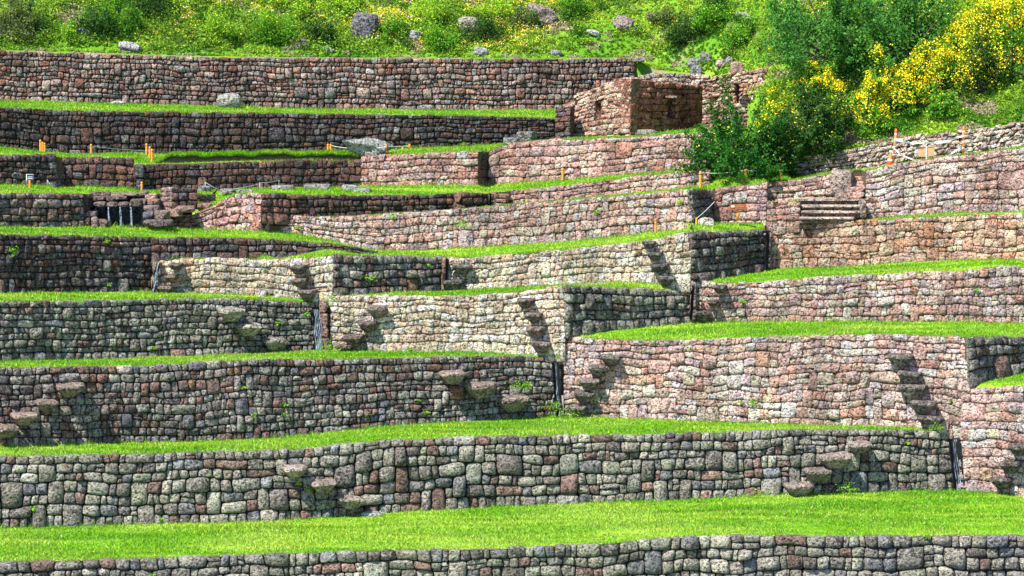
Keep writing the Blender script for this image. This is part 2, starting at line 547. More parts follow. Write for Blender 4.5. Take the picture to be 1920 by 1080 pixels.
    qb = np.stack([ib[:-1, :-1], ib[1:, :-1], ib[1:, 1:], ib[:-1, 1:]], -1).reshape(-1, 4)
    gm = ((g[:-1, :-1] + g[1:, 1:]) / 2).ravel(); tm = ((Tb[:-1, :-1] + Tb[1:, 1:]) / 2).ravel()
    keep = np.ones(len(qb), bool)
    for (a, b, t0, t1) in hol: keep &= ~((gm > a + .02) & (gm < b - .02) & (tm > t0) & (tm < t1))
    mb.add(Vb.reshape(-1, 3), q=qb[keep], c=np.append(soil, 0))
    mc = np.append(Cm * .8, .2)
    if thick:
        ins = W.at(g[:, -1], Tb[:, -1] + .0, bo); ou = W.at(g[:, -1], Tb[:, -1], -thick); bt = W.at(g[:, -1], Tb[:, 0], -thick)
        k = ns + 1; vv = np.concatenate([ins, ou, bt]); i0 = np.arange(ns)
        mb.add(vv, q=np.concatenate([np.stack([i0, i0 + 1, i0 + 1 + k, i0 + k], 1), np.stack([i0 + k, i0 + 1 + k, i0 + 1 + 2 * k, i0 + 2 * k], 1)]), c=mc)
        for e in (0, -1):
            sv = g[e, 0]; hh = Tb[e, -1]
            mb.add([W.at(sv, -.3, bo), W.at(sv, hh, bo), W.at(sv, hh, -thick), W.at(sv, -.3, -thick)], q=[[0, 1, 2, 3]], c=mc)
    for (a, b, t0, t1) in hol:
        dpt = min(.8, (thick or .6) - .05)
        c8 = [W.at(ss_, t_, o_) for ss_ in (a, b) for t_ in (t0 - .06, t1 + .06) for o_ in (bo, -dpt)]
        mb.add(c8, q=[[0, 1, 3, 2], [4, 6, 7, 5], [0, 4, 5, 1], [2, 3, 7, 6], [1, 5, 7, 3]], c=mc)
    o = mb.build(name, STONE, parent, smooth=True)
    if parent is None: tag(o, label, cat, group)
    elif label: o['label'] = label
    W.obj = o; W.C = C; W.r = r
    return W


# a rock: blocky ball cut by random planes
_ico = None


def rock_shape(size, seed, block=4.0, cuts=9, rz=0.0, tilt=0.0, rough=0.04, deep=0.0, taper=0.0):
    global _ico
    if _ico is None:
        import bmesh
        bm = bmesh.new(); bmesh.ops.create_icosphere(bm, subdivisions=4, radius=1)
        _ico = (np.array([v.co[:] for v in bm.verts]), np.array([[v.index for v in f.verts] for f in bm.faces]))
        bm.free()
    d, f = _ico
    r = np.random.RandomState(seed)
    p = d / (np.sum(np.abs(d) ** block, 1) ** (1 / block))[:, None]
    for _ in range(cuts):
        n = r.normal(size=3); n /= np.linalg.norm(n)
        k = (r.uniform(.72, 1.0) + deep) * (np.sum(np.abs(n)) * .62 + .2)
        e = np.maximum(0, p @ n - k); p = p - e[:, None] * n
    p = p + d * (noise(p, 5.0, seed + 1) * rough + noise(p, 12.0, seed + 2) * rough * .5)[:, None]
    if taper:
        kk = 1 - taper * np.clip(.35 - p[:, 2], 0, 1.4)
        p[:, 0] *= kk; p[:, 1] = (p[:, 1] - 1) * (.5 + .5 * kk) + 1
        p[:, 2] = np.where(p[:, 2] > 0, p[:, 2] * .75, p[:, 2])
    p = p * np.array(size) / 2
    ct, st = math.cos(tilt), math.sin(tilt)
    p = np.stack([p[:, 0] * ct - p[:, 2] * st, p[:, 1], p[:, 0] * st + p[:, 2] * ct], 1)
    ca, sa = math.cos(rz), math.sin(rz)
    return np.stack([p[:, 0] * ca - p[:, 1] * sa, p[:, 0] * sa + p[:, 1] * ca, p[:, 2]], 1), f


def rock(name, center, size, rgb, seed, label=None, cat='boulder', group=None, parent=None, lichen=.6, flat=False, **kw):
    v, f = rock_shape(size, seed, **kw)
    mb = MB(); mb.add(v + np.asarray(center), t=f, c=np.append(np.clip(lin(*rgb) * 1.12, 0, .75), lichen))
    o = mb.build(name, STONE, parent, smooth=not flat)
    if parent is None: tag(o, label, cat, group)
    elif label: o['label'] = label
    return o


def steps(W, spots, rgb=(140, 134, 122), w=46, h=17, proj_=0.5, seed=0, lichen=.35, below=True):
    """flying step stones let into the wall; spots are (u, v, scale)"""
    for k, (u, v, sc) in enumerate(spots):
        s, t = W.t_of(u, v)
        px = W.at(s, t, 0)[1] / F
        nx = np.interp(s, W.s, W.n[:, 0]); ny = np.interp(s, W.s, W.n[:, 1])
        rz = math.atan2(ny, nx) + math.pi / 2
        c = W.at(s, t, proj_ * .3)
        rr = random.Random(seed * 100 + k)
        rock('step_stone', c, (w * px * sc * 1.1, proj_ * 1.75, h * px * sc * 1.6), (lambda f: [x * f for x in rgb])(rr.uniform(.9, 1.15)), seed * 37 + k, parent=W.obj,
             lichen=lichen, block=8, cuts=8, rz=rz + rr.uniform(-.15, .15), tilt=rr.uniform(-.08, .08), rough=.035, deep=.24, taper=.40, flat=True)


# ------------------------------------------------------------------ ground lofts and grass
GV, GF, GC, gcount = [], [], [], 0
BV, BC = [], []
rg = np.random.RandomState(7)
G_A = np.array([0.140, 0.315, 0.012]); G_B = np.array([0.26, 0.39, 0.035]); G_C = np.array([0.055, 0.185, 0.008]); G_D = np.array([0.38, 0.30, 0.16])


def turf_color(p, dry, seed=3, edge=None):
    q = p * np.array([.5, 1.6, 0])
    a = noise(q, 1.2, seed) * .5 + .5
    b = noise(p * np.array([.35, 2.4, 0]), 2.2, seed + 1) * .5 + .5
    a = np.clip(a, 0, 1)[:, None]; b = np.clip(b * 1.6 - .6, 0, 1)[:, None]
    c = G_A * (1 - a) + G_C * a * .5 + G_A * a * .5
    c = c * (1 - b * .9) + G_B * b * .9
    if edge is not None:
        e = edge[:, None]
        c = c * (1 - e) + G_D * e
    k = dry * np.clip(noise(p, .8, seed + 5) * 1.2, 0, 1)[:, None]
    return c * (1 - k) + np.array([.34, .44, .07]) * k


def catx(parts):
    p = np.concatenate(parts); return p[np.argsort(p[:, 0], kind='stable')]


def loft(front, back, u0=None, u1=None, label=None, dry=.3, density=420, bh=.06, bump=.03, seed=1, edge_dry=.5, tall_edge=1.0, name='terrace_ground', hump=0.0, dark=1.0):
    front = catx(front); back = catx(back)
    x0 = max(front[0, 0], back[0, 0]) if u0 is None else P(u0, 500, front[:, 1].mean())[0]
    x1 = min(front[-1, 0], back[-1, 0]) if u1 is None else P(u1, 500, front[:, 1].mean())[0]
    nx = int((x1 - x0) / .12) + 2
    xs = np.linspace(x0, x1, nx)
    fy, fz = np.interp(xs, front[:, 0], front[:, 1]), np.interp(xs, front[:, 0], front[:, 2])
    by, bz = np.interp(xs, back[:, 0], back[:, 1]), np.interp(xs, back[:, 0], back[:, 2])
    by = np.maximum(by, fy + .02)
    nr = 24
    t = np.linspace(0, 1, nr + 1)

    def pos(xi, tt):
        y = np.interp(xi, xs, fy) * (1 - tt) + np.interp(xi, xs, by) * tt
        z = np.interp(xi, xs, fz) * (1 - tt) + np.interp(xi, xs, bz) * tt
        p = np.stack([xi, y, z], -1)
        w = np.sin(np.pi * np.clip(tt, 0, 1))
        p[..., 2] += w * (noise(p * np.array([1, 1, 0]), 1.1, seed) * bump + hump)
        return p
    X = xs[:, None] + 0 * t[None]; T = t[None] + 0 * xs[:, None]
    V = pos(X, T).reshape(-1, 3)
    wd = (by - fy)
    dist = (T * wd[:, None]).ravel()
    edge = np.clip(1 - dist / .35, 0, 1) * edge_dry * np.clip(.55 + noise(V, 1.5, seed + 2), 0, 1)
    C = turf_color(V, dry, seed, edge) * dark
    ii = np.arange(nx * (nr + 1)).reshape(nx, nr + 1)
    q = np.stack([ii[:-1, :-1], ii[1:, :-1], ii[1:, 1:], ii[:-1, 1:]], -1).reshape(-1, 4)
    bd = np.concatenate([ii[:, 0], ii[-1, 1:], ii[::-1, -1][1:], ii[0, ::-1][1:]])
    lowv = V[bd] - np.array([0, 0, 4.0]); k0 = len(V); i0 = np.arange(len(bd) - 1)
    dup = V[bd] - np.array([0, 0, .02])
    q = np.concatenate([q, np.stack([k0 + i0 + 1, k0 + i0, k0 + len(bd) + i0, k0 + len(bd) + i0 + 1], 1)])
    V2 = np.concatenate([V, dup, lowv]); C2 = np.concatenate([C, np.tile([[.10, .07, .05]], (2 * len(bd), 1))])
    o = make_mesh(name, V2, q, TURF, None, C2)
    tag(o, label, None, None, 'structure')
    # blades
    cw = (wd[:-1] + wd[1:]) / 2; area = cw.sum() * (x1 - x0) / (nx - 1)
    n1 = int(area * density); nE = int((x1 - x0) * 90 * tall_edge); nB = int((x1 - x0) * 60)
    ci = rg.choice(nx - 1, n1, p=cw / cw.sum()); xi = xs[ci] + rg.rand(n1) * (xs[1] - xs[0]); ti = rg.rand(n1)
    p1 = pos(xi, ti)
    xe = x0 + rg.rand(nE) * (x1 - x0); we = np.interp(xe, xs, wd); pe = pos(xe, np.clip(rg.rand(nE) * .10 / we, 0, 1)); 
    pe[:, 1] -= .09 * rg.rand(nE)
    mE = noise(pe, 1.6, seed + 11) > -.25; pe = pe[mE]
    xb = x0 + rg.rand(nB) * (x1 - x0); wb = np.interp(xb, xs, wd); pb = pos(xb, 1 - np.clip((.12 + rg.rand(nB) * .10) / wb, 0, 1))
    for p, h0, e in ((p1, bh, 0), (pe, bh * 1.25, 1), (pb, bh * 1.9, 0)):
        m = len(p)
        if not m: continue
        h = h0 * rg.uniform(.5, 1.5, m) * (1 + .35 * noise(p, 2.0, 77)); w = rg.uniform(.008, .02, m)
        th = rg.rand(m) * 6.28
        dx = np.stack([np.cos(th), np.sin(th), 0 * th], 1) * w[:, None]
        tip = np.stack([rg.normal(size=m) * .45, rg.normal(size=m) * .45 - (.5 if e else 0), np.ones(m)], 1) * h[:, None]
        tri = np.stack([p - dx, p + dx, p + tip], 1)
        c = turf_color(p, dry, seed) * np.exp(rg.normal(size=(m, 1)) * .42) * dark
        if e:
            kd = (np.clip(noise(p, 1.5, seed + 2) + .55, 0, 1) * edge_dry)[:, None]
            c = c * (1 - kd) + G_D * .9 * kd
        c[:, 0] *= 1 + rg.normal(size=m) * .15
        mk = rg.rand(m) < .02
        c[mk] = np.array([.62, .62, .32])
        BV.append(tri.reshape(-1, 3)); BC.append(np.repeat(np.clip(c, 0.003, .9), 3, 0))
    return pos


# ------------------------------------------------------------------ the walls
U0, U1 = -110, 2030
GR = 'grey terrace walls facing front'
W1 = build_wall('terrace_wall', [(U0, 1060, 1225, 87.8), (0, 1055, 1220, 88), (300, 1047, 1215, 88.6), (640, 1035, 1205, 89.5), (900, 1030, 1200, 90.2), (1100, 1022, 1195, 90.8), (1300, 1007, 1190, 91.4), (1600, 1006, 1185, 92.2), (1920, 1004, 1180, 93), (U1, 1003, 1180, 93.3)],
                'grey_green', 'lowest grey wall of big lichened stones along the bottom edge of the photo', course=.37, width=.46, bulge=.10, wave=.06, seed=11, big=.10)
W2 = build_wall('terrace_wall', [(U0, 858, 995, 93.6), (0, 857, 990, 94), (300, 850, 982, 95), (560, 842, 974, 95.7), (720, 827, 962, 96.3), (1000, 818, 946, 97.3), (1300, 813, 935, 98.3), (1500, 806, 925, 99), (1650, 806, 921, 99.6), (1802, 811, 916, 100.45)],
                'grey_green', 'second wall from the bottom, long lichened grey wall above the widest lawn', course=.32, width=.40, bulge=.085, wave=.055, seed=22, big=.12)
P2 = build_wall('terrace_wall', [(1796, 728, 918, 100.2), (1850, 727, 922, 99.7), (1920, 722, 930, 99.1), (U1, 718, 938, 98.4)],
                'pink', 'pinkish grey wall at the right edge, just right of the lowest water chute', course=.34, width=.42, bulge=.07, wave=.06, seed=23, big=.08)
W3 = build_wall('terrace_wall', [(U0, 692, 840, 95.3), (0, 690, 835, 96), (300, 685, 829, 98.1), (500, 674, 822, 99.6), (640, 674, 808, 100.8), (850, 669, 791, 102.2), (1054, 669, 780, 103.9)],
                'grey', 'grey brown wall at the left, third from the bottom, ending at the middle water chute', course=.245, width=.30, bulge=.06, wave=.04, seed=33, big=.06)
P3 = build_wall('terrace_wall', [(1056, 632, 782, 103.7), (1200, 640, 786, 103.1), (1400, 634, 794, 102.3), (1650, 629, 801, 101.1), (1790, 632, 812, 100.35), (1820, 632, 820, 100.2)],
                'pink', 'tall pinkish wall in the right half with two flights of projecting steps', course=.27, width=.34, bulge=.06, wave=.09, seed=34, big=.10)
R3 = build_wall('terrace_wall', [(1820, 632, 719, 100.2), (1870, 631, 708, 101.2), (1920, 633, 697, 102.2), (U1, 636, 680, 104.2)],
                'grey', 'short dark grey wall piece at the right edge above the small grass wedge', course=.32, width=.42, bulge=.08, wave=.04, seed=35, dark=.75)
W4 = build_wall('terrace_wall', [(U0, 566, 680, 98.2), (0, 565, 678, 99.5), (200, 564, 674, 102), (330, 561, 670, 103.3), (480, 562, 664, 104.8), (620, 569, 656, 106.1)],
                'grey_green', 'lichened grey green wall at the left, fourth from the bottom, ending at the white water chute', course=.24, width=.30, bulge=.06, wave=.035, seed=44, big=.05, dark=.9)
P4 = build_wall('terrace_wall', [(618, 557, 657, 105.8), (720, 555, 660, 105.3), (850, 556, 661, 104.8), (960, 549, 664, 104.3), (1060, 535, 668, 103.7)],
                'beige', 'pale beige wall in the middle with strongly wavy courses and two flights of steps', course=.27, width=.22, bulge=.07, wave=.075, seed=45, big=.02)
R4 = build_wall('terrace_wall', [(1060, 535, 624, 103.7), (1160, 540, 617, 105.1), (1302, 546, 603, 107.0)],
                'grey_green', 'short dark grey green wall right of the sharp pale corner in the middle', course=.30, width=.36, bulge=.08, wave=.035, seed=46, dark=.85)
P4c = build_wall('terrace_wall', [(1296, 527, 604, 106.8), (1380, 531, 603, 106.6), (1500, 523, 603, 106.2), (1700, 512, 604, 105.7), (1800, 508, 604, 105.4), (1880, 501, 606, 105.2), (1920, 503, 606, 105.1), (U1, 505, 606, 104.8)],
                'pink', 'pinkish wall at the right directly above the clover lawn', course=.27, width=.27, bulge=.06, wave=.055, seed=47, big=.05)
W5 = build_wall('terrace_wall', [(U0, 439, 551, 101.4), (0, 440, 550, 103), (120, 442, 548, 104.8), (296, 446, 546, 107.3)],
                'dark', 'dark brown grey wall at the left, fifth from the bottom, left of the slender water channel', course=.235, width=.27, bulge=.06, wave=.03, seed=55, big=.05, dark=1.0)
W5b = build_wall('terrace_wall', [(285, 446, 493, 107.05), (400, 446, 487, 107.8), (520, 450, 488, 108.2), (640, 460, 482, 108.5), (700, 470, 480, 108.7)],
                 'dark', 'low dark wall tapering to the right above the pale beige wall with steps', course=.235, width=.30, bulge=.06, wave=.03, seed=56, dark=.95)
P5 = build_wall('terrace_wall', [(290, 490, 548, 107), (380, 485, 550, 106.8), (500, 488, 555, 106.4), (560, 486, 558, 106.2), (625, 478, 562, 105.9)],
                'beige', 'small pale beige wall left of the centre, right of the slender water channel', course=.25, width=.22, bulge=.07, wave=.05, seed=57, big=.02)
R5 = build_wall('terrace_wall', [(625, 478, 556, 105.9), (720, 480, 550, 107.1), (843, 482, 546, 108.8)],
                'grey', 'short wall of large dark grey and brown stones with a weed growing on it', course=.30, width=.36, bulge=.085, wave=.03, seed=58, dark=.85)
P5b = build_wall('terrace_wall', [(838, 484, 546, 108.6), (900, 482, 543, 108.4), (1000, 473, 538, 107.9), (1100, 464, 532, 107.5), (1200, 453, 530, 107.1), (1295, 434, 538, 106.7)],
                 'beige', 'peach coloured wall in the centre with a stair of four stones near its right end', course=.26, width=.24, bulge=.06, wave=.05, seed=59, big=.03)
R5b = build_wall('terrace_wall', [(1296, 434, 527, 106.7), (1360, 434, 518, 108), (1451, 430, 504, 110.15)],
                 'grey', 'dark grey wall corner under the red brown sign on its grass platform', course=.29, width=.34, bulge=.085, wave=.03, seed=60, dark=.7)
P5c = build_wall('terrace_wall', [(1446, 427, 503, 110), (1520, 420, 502, 109.8), (1600, 415, 500, 109.4), (1700, 410, 491, 109), (1800, 404, 488, 108.7), (1920, 402, 487, 108.2), (U1, 402, 487, 107.9)],
                 'orange', 'orange pink wall of large stones at the right with a brownish top course', course=.29, width=.34, bulge=.06, wave=.07, seed=61, big=.10)
W6 = build_wall('terrace_wall', [(U0, 363, 425, 106), (0, 362, 425, 107.4), (159, 364, 426, 109.5)],
                'mixed', 'brown grey wall at the left edge beside the fountain', course=.24, width=.30, bulge=.06, wave=.03, seed=66, dark=.85)
F6 = build_wall('terrace_wall', [(322, 405, 428, 111.6), (360, 402, 430, 111.4), (400, 385, 431, 111.1), (440, 366, 432, 110.8), (490, 363, 433, 110.5)],
                'rose', 'small pink rubble wall right of the fountain with a sloping top', course=.2, width=.24, bulge=.05, wave=.04, seed=67, irregular=.5)
W7 = build_wall('terrace_wall', [(490, 363, 408, 110.55), (600, 366, 412, 112), (725, 367, 404, 113.6), (852, 364, 398, 114.6)],
                'brown', 'low brown wall behind the long pale pink wall, left of the centre', course=.22, width=.28, bulge=.06, wave=.03, seed=68)
R7 = build_wall('terrace_wall', [(866, 362, 396, 114.4), (915, 362, 392, 115.1)],
                'brown', 'tiny brown wall bay beside the narrow dark slot', course=.22, width=.3, bulge=.06, wave=.02, seed=69)
P6 = build_wall('terrace_wall', [(506, 404, 433, 111.2), (600, 407, 447, 111.3), (700, 404, 470, 111.3), (860, 393, 465, 110.9), (1000, 381, 457, 110.5), (1100, 373, 449, 110.1), (1230, 361, 436, 109.7), (1298, 355, 432, 109.3)],
                'pink', 'long pale pink wall rising to the right across the centre of the photo', course=.25, width=.25, bulge=.055, wave=.05, seed=70, big=.04)
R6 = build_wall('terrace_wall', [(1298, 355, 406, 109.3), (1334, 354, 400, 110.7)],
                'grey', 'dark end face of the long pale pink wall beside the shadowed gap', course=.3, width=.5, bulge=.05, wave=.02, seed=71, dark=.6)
P6b = build_wall('terrace_wall', [(1331, 356, 424, 110.95), (1400, 347, 424, 110.6), (1437, 344, 424, 110.4)],
                 'rose', 'rose wall behind the red brown sign', course=.26, width=.4, bulge=.055, wave=.05, seed=72, big=.08)
P6d = build_wall('terrace_wall', [(1437, 377, 430, 110.1), (1470, 378, 428, 110), (1500, 380, 424, 109.9)],
                 'rose', 'low pink wall face left of the broad four step stair', course=.26, width=.4, bulge=.055, wave=.05, seed=73)
P6e = build_wall('terrace_wall', [(1437, 344, 380, 111.8), (1500, 337, 378, 111.75), (1562, 325, 376, 111.7)],
                 'rose', 'low pink wall behind and above the broad four step stair', course=.24, width=.4, bulge=.055, wave=.04, seed=74)
P6c = build_wall('terrace_wall', [(1622, 323, 413, 110.4), (1700, 305, 405, 110.1), (1780, 293, 399, 109.8), (1850, 285, 397, 109.5), (1920, 277, 395, 109.2), (U1, 268, 394, 108.8)],
                 'pink', 'pink and lilac grey wall of large stones at the upper right below the tape barrier', course=.29, width=.40, bulge=.06, wave=.07, seed=75, big=.12)
P7 = build_wall('terrace_wall', [(958, 358, 385, 115), (1050, 349, 378, 114.4), (1150, 337, 367, 113.8), (1250, 325, 356, 113), (1330, 318, 347, 112.2)],
                'rose', 'low pink wall rising to the right above the long pale pink wall', course=.22, width=.26, bulge=.05, wave=.03, seed=76)
W8b = build_wall('terrace_wall', [(U0, 290, 345, 109.8), (0, 291, 346, 111), (108, 290, 348, 112.4)],
                 'dark', 'dark wall at the left edge behind the small sign on a post', course=.22, width=.26, bulge=.055, wave=.03, seed=80, dark=.8)
W8a = build_wall('terrace_wall', [(109, 295, 349, 113.3), (180, 295, 350, 113.6), (253, 297, 352, 114)],
                 'brown', 'reddish brown wall bay above the fountain', course=.27, width=.36, bulge=.045, wave=.03, seed=81, dark=1.1)
W8 = build_wall('terrace_wall', [(254, 311, 357, 113.8), (270, 310, 357, 114), (400, 306, 356, 115), (560, 301, 354, 116.4), (679, 301, 350, 117.4)],
                'brown', 'dark brown wall left of the big fallen boulder', course=.27, width=.32, bulge=.04, wave=.03, seed=82, dark=.9)
P8 = build_wall('terrace_wall', [(676, 294, 350, 117.4), (720, 291, 349, 117.2), (800, 288, 347, 116.9), (896, 284, 346, 116.6)],
                'rose', 'pink wall with smooth stones left of the dark leaning slot', course=.24, width=.28, bulge=.05, wave=.04, seed=83, big=.04)
P8b = build_wall('terrace_wall', [(916, 284, 346, 117.8), (935, 275, 344, 117.7), (1000, 264, 340, 117), (1100, 262, 333, 116.2), (1200, 256, 325, 115.4), (1330, 248, 316, 114.4)],
                 'rose', 'pink wall of large smooth stones below the ruined house', course=.27, width=.4, bulge=.05, wave=.06, seed=84, big=.14)
W9 = build_wall('terrace_wall', [(U0, 199, 274, 115), (0, 202, 277, 116), (100, 206, 289, 116.8), (200, 209, 290, 117.3), (400, 211, 287, 118.4), (640, 215, 283, 119.8), (850, 217, 275, 120.9), (1040, 222, 267, 122)],
                'very_dark', 'very dark upper wall behind the big fallen boulder', course=.235, width=.28, bulge=.06, wave=.03, seed=90, big=.05)
W10 = build_wall('terrace_wall', [(U0, 93, 187, 120), (0, 95, 189, 121), (200, 101, 193, 122), (400, 107, 199, 123), (640, 109, 205, 124.2), (900, 110, 206, 125.5), (1100, 110, 206, 126.5), (1192, 109, 206, 127)],
                 'mixed', 'topmost wall of the terraces, long and brownish grey under the wild slope', course=.22, width=.26, bulge=.06, wave=.04, seed=100, big=.05, dark=1.1)
RUB = build_wall('terrace_wall', [(1480, 300, 333, 114.2), (1540, 290, 328, 114), (1620, 275, 318, 113.6), (1700, 258, 308, 113.2), (1800, 246, 292, 112.7), (1920, 229, 275, 112), (U1, 215, 260, 111.3)],
                 'rubble', 'rough rubble wall of small pale stones behind the tape barrier', course=.15, width=.17, bulge=.05, wave=.03, seed=110, irregular=.55, cap=.06)

# flights of projecting steps
steps(W2, [(1607, 835, .85), (1562, 860, 1.15), (1527, 886, 1), (1494, 914, 1.05), (552, 880, .9), (606, 908, .95), (656, 938, 1.0)], (150, 136, 124), 46, 18, .6, 1)
steps(W3, [(132, 728, 1.05), (86, 757, .85), (43, 782, .95), (6, 806, 1), (847, 704, 1.0), (900, 728, 1.2), (957, 753, 1.2)], (148, 130, 116), 44, 18, .6, 2)
steps(P3, [(1145, 673, .75), (1123, 693, .85), (1107, 717, .85), (1096, 742, .8), (1084, 768, .8), (1686, 673, 1), (1703, 704, .95), (1711, 731, 1.1), (1731, 760, 1), (1747, 788, 1)], (108, 98, 92), 44, 19, .42, 3)
steps(P2, [(1912, 840, .8), (1897, 872, .85), (1883, 902, .8)], (92, 84, 76), 42, 20, .55, 4)
steps(W4, [(432, 587, 1), (463, 615, 1), (513, 643, 1.05)], (138, 132, 120), 40, 18, .55, 5)
steps(P4, [(710, 582, .9), (692, 610, .8), (666, 636, .9), (650, 652, .7), (985, 566, .75), (1003, 593, .75), (1007, 620, .9), (1016, 648, .85)], (112, 96, 88), 38, 19, .42, 6)
steps(P5, [(333, 498, .6), (323, 520, .55), (310, 541, .8), (563, 503, .75), (568, 528, .8), (580, 549, .8)], (108, 94, 86), 36, 17, .5, 7)
steps(P5b, [(867, 503, .9), (851, 533, 1), (1217, 457, .6), (1228, 478, .7), (1238, 501, .8), (1250, 524, .8)], (88, 82, 78), 38, 17, .4, 8)
steps(P4c, [(1350, 540, .6), (1337, 567, .5), (1318, 590, .8)], (86, 76, 72), 36, 18, .5, 9)

# ------------------------------------------------------------------ terraces between the walls
def pts(lst): return P(*np.array(lst, float).T)


w1t = W1.top()
loft([w1t], [W2.base(), P2.base()], label='widest bright green lawn near the bottom of the photo', dry=.35, density=520, seed=1, edge_dry=.9, bump=.05)
loft([W2.top()], [W3.base(), P3.base()], U0, 1786, label='lawn terrace above the second wall', dry=.25, seed=2, edge_dry=.8, bump=.04)
loft([P2.top()], [R3.base()], 1822, U1, label='small grass wedge at the right edge', dry=.2, seed=3)
loft([W3.top()], [W4.base(), P4.base()], U0, 1040, label='narrow lawn above the third wall', seed=4, dry=.3)
loft([P3.top(), R3.top()], [R4.base(), P4c.base()], 1064, U1, label='clover lawn at the right', seed=5, dry=.3)
loft([W4.top()], [W5.base(), P5.base()], U0, 590, label='narrow lawn above the fourth wall', seed=6, dry=.3)
loft([P4.top(), R4.top()], [R5.base(), P5b.base()], 630, 1288, label='grass strip above the wavy beige wall', seed=7, dry=.2)
loft([P4c.top()], [R5b.base(), P5c.base()], 1300, U1, label='grass strip above the clover lawn wall', seed=8, dry=.1)
loft([W5.top(), W5b.top()], [W6.base(), pts([(158, 425, 109.6), (200, 425, 110), (315, 427, 111)]), F6.base(), P6.base()], U0, 700, label='lawn in front of the fountain', seed=9, dry=.2)
loft([P5.top(), R5.top(), P5b.top()], [W5b.base(), P6.base(), R6.base()], 292, 1296, label='long grass strip below the long pale pink wall', seed=10, dry=.15)
loft([R5b.top()], [pts([(1296, 426, 109.6), (1345, 415, 110.9)]), P6b.base(), P6d.base()], 1297, 1440, label='grass platform with the red brown sign', seed=11, hump=.14)
loft([P5c.top()], [P6d.base(), pts([(1500, 421, 110.6), (1618, 411, 110.6)]), P6c.base()], 1446, U1, label='thin grass strip above the orange pink wall', seed=12)
loft([P6d.top(), pts([(1498, 377, 110.2), (1503, 376, 111.05), (1624, 373, 111.15)])], [P6e.base(), pts([(1565, 374, 111.8), (1624, 371, 111.8)])], 1438, 1624, label='grassy landing above the broad stair', seed=13, density=150, edge_dry=.9)
loft([P6.top(), pts([(1300, 354, 109.5), (1338, 352, 110.6)]), P6b.top(), P6e.top(), pts([(1566, 324, 111.3), (1590, 320, 111.3), (1618, 320, 111.3)]), P6c.top()],
     [W7.base(), R7.base(), pts([(920, 391, 115.2), (956, 386, 115.1)]), P7.base(), pts([(1340, 322, 113.5), (1400, 318, 114), (1470, 315, 114.3)]), RUB.base()], 508, U1, label='thin grass strip above the long pale pink wall', seed=14, dry=.05, density=300)
loft([F6.top(), W7.top(), pts([(856, 363, 114.8)]), R7.top(), pts([(920, 362, 115.1), (956, 359, 115.1)]), P7.top()],
     [pts([(368, 368, 112.3), (385, 362, 113.6), (402, 353, 115.6)]), W8.base()[60:], P8.base(), pts([(905, 346, 117.4)]), P8b.base()], 370, 1330, label='grass terrace with scattered blocks in the upper middle', seed=15, dry=.05)
loft([W6.top(), pts([(182, 363, 111.8), (240, 363, 112.0), (320, 363, 112.3), (395, 366, 112.6)])], [W8b.base(), W8a.base(), W8.base()], U0, 372, label='grass and paving above the fountain', seed=16, dry=.2, edge_dry=.8)
loft([W8b.top(), W8a.top(), W8.top()], [W9.base()], U0, 690, label='mossy grass ledge below the very dark wall', seed=17, dry=.05, bump=.03, hump=.05)
loft([P8.top(), pts([(905, 284, 117.8)]), P8b.top()], [W9.base(), pts([(1045, 266, 122), (1075, 259, 122.5), (1180, 257, 121), (1330, 240, 123)])], 690, 1330, label='grass terrace in front of the ruined house', seed=18, dry=.15)
loft([W9.top()], [W10.base()], U0, 1040, label='highest narrow lawn between the two uppermost walls', seed=19, dry=.15)
loft([pts([(1325, 322, 113.3), (1400, 319, 113.9), (1484, 313, 114.5)])], [pts([(1325, 250, 118.5), (1400, 262, 118), (1450, 275, 116.8), (1484, 292, 115.2)])], label='grassy bank under the dark leafy bush', seed=31, bump=.05)
loft([pts([(1325, 251, 118.4), (1400, 263, 117.9), (1450, 276, 116.7)])], [pts([(1325, 235, 123.5), (1400, 235, 122.5), (1450, 240, 121)])], label='ground at the foot of the ruined wall', seed=32)
loft([pts([(1036, 224, 121.9), (1080, 215, 123.6), (1330, 190, 124.2)])], [pts([(1036, 204, 126.4), (1200, 180, 127.6), (1330, 150, 126.0)])], label='ground behind the ruined house', seed=33)
# floor of the valley in front of the terraces, beyond the bottom of the frame
w1b = W1.base(-.4)
loft([P(np.array([U0 - 400, U1 + 400]), np.array([3500., 3500.]), np.array([40., 40.]))], [w1b], U0, U1, label='grass below the lowest wall', name='ground', density=1, seed=20)

# ------------------------------------------------------------------ wild slope behind
HF = np.array([(U0 - 60, 92, 120.2), (0, 95, 121.3), (200, 101, 122.3), (400, 107, 123.3), (640, 109, 124.5), (900, 110, 125.8), (1190, 109, 127.1), (1230, 132, 127), (1320, 140, 125.5),
               (1400, 190, 122), (1470, 260, 116.5), (1500, 296, 114.6), (1620, 275, 113.9), (1700, 258, 113.5), (1800, 246, 113), (1920, 229, 112.3), (U1 + 60, 210, 111.2)], float)


def hill(u, d):
    u = np.asarray(u, float); d = np.asarray(d, float)
    v = np.interp(u, HF[:, 0], HF[:, 1]); Y = np.interp(u, HF[:, 0], HF[:, 2]) + np.interp(u, [0, 1190, 1230, 1400], [.3, .3, .1, 0])
    p = P(u, v, Y)
    sl = np.interp(u, [0, 1100, 1350, 1500, 1920], [.62, .55, .75, .85, .8])
    flat = np.interp(u, [0, 1190, 1400, 1920], [.8, .8, .2, .15])
    rise = np.where(d < flat, d * .05, flat * .05 + (d - flat) * sl)
    q = p.copy(); q[..., 1] += d; q[..., 0] *= q[..., 1] / Y
    w = np.clip((d - .4) / 2, 0, 1)
    q[..., 2] += rise + w * (noise(q * np.array([1, 1, 0]), .7, 500) * .28 + noise(q * np.array([1, 1, 0]), 1.7, 501) * .12)
    return q


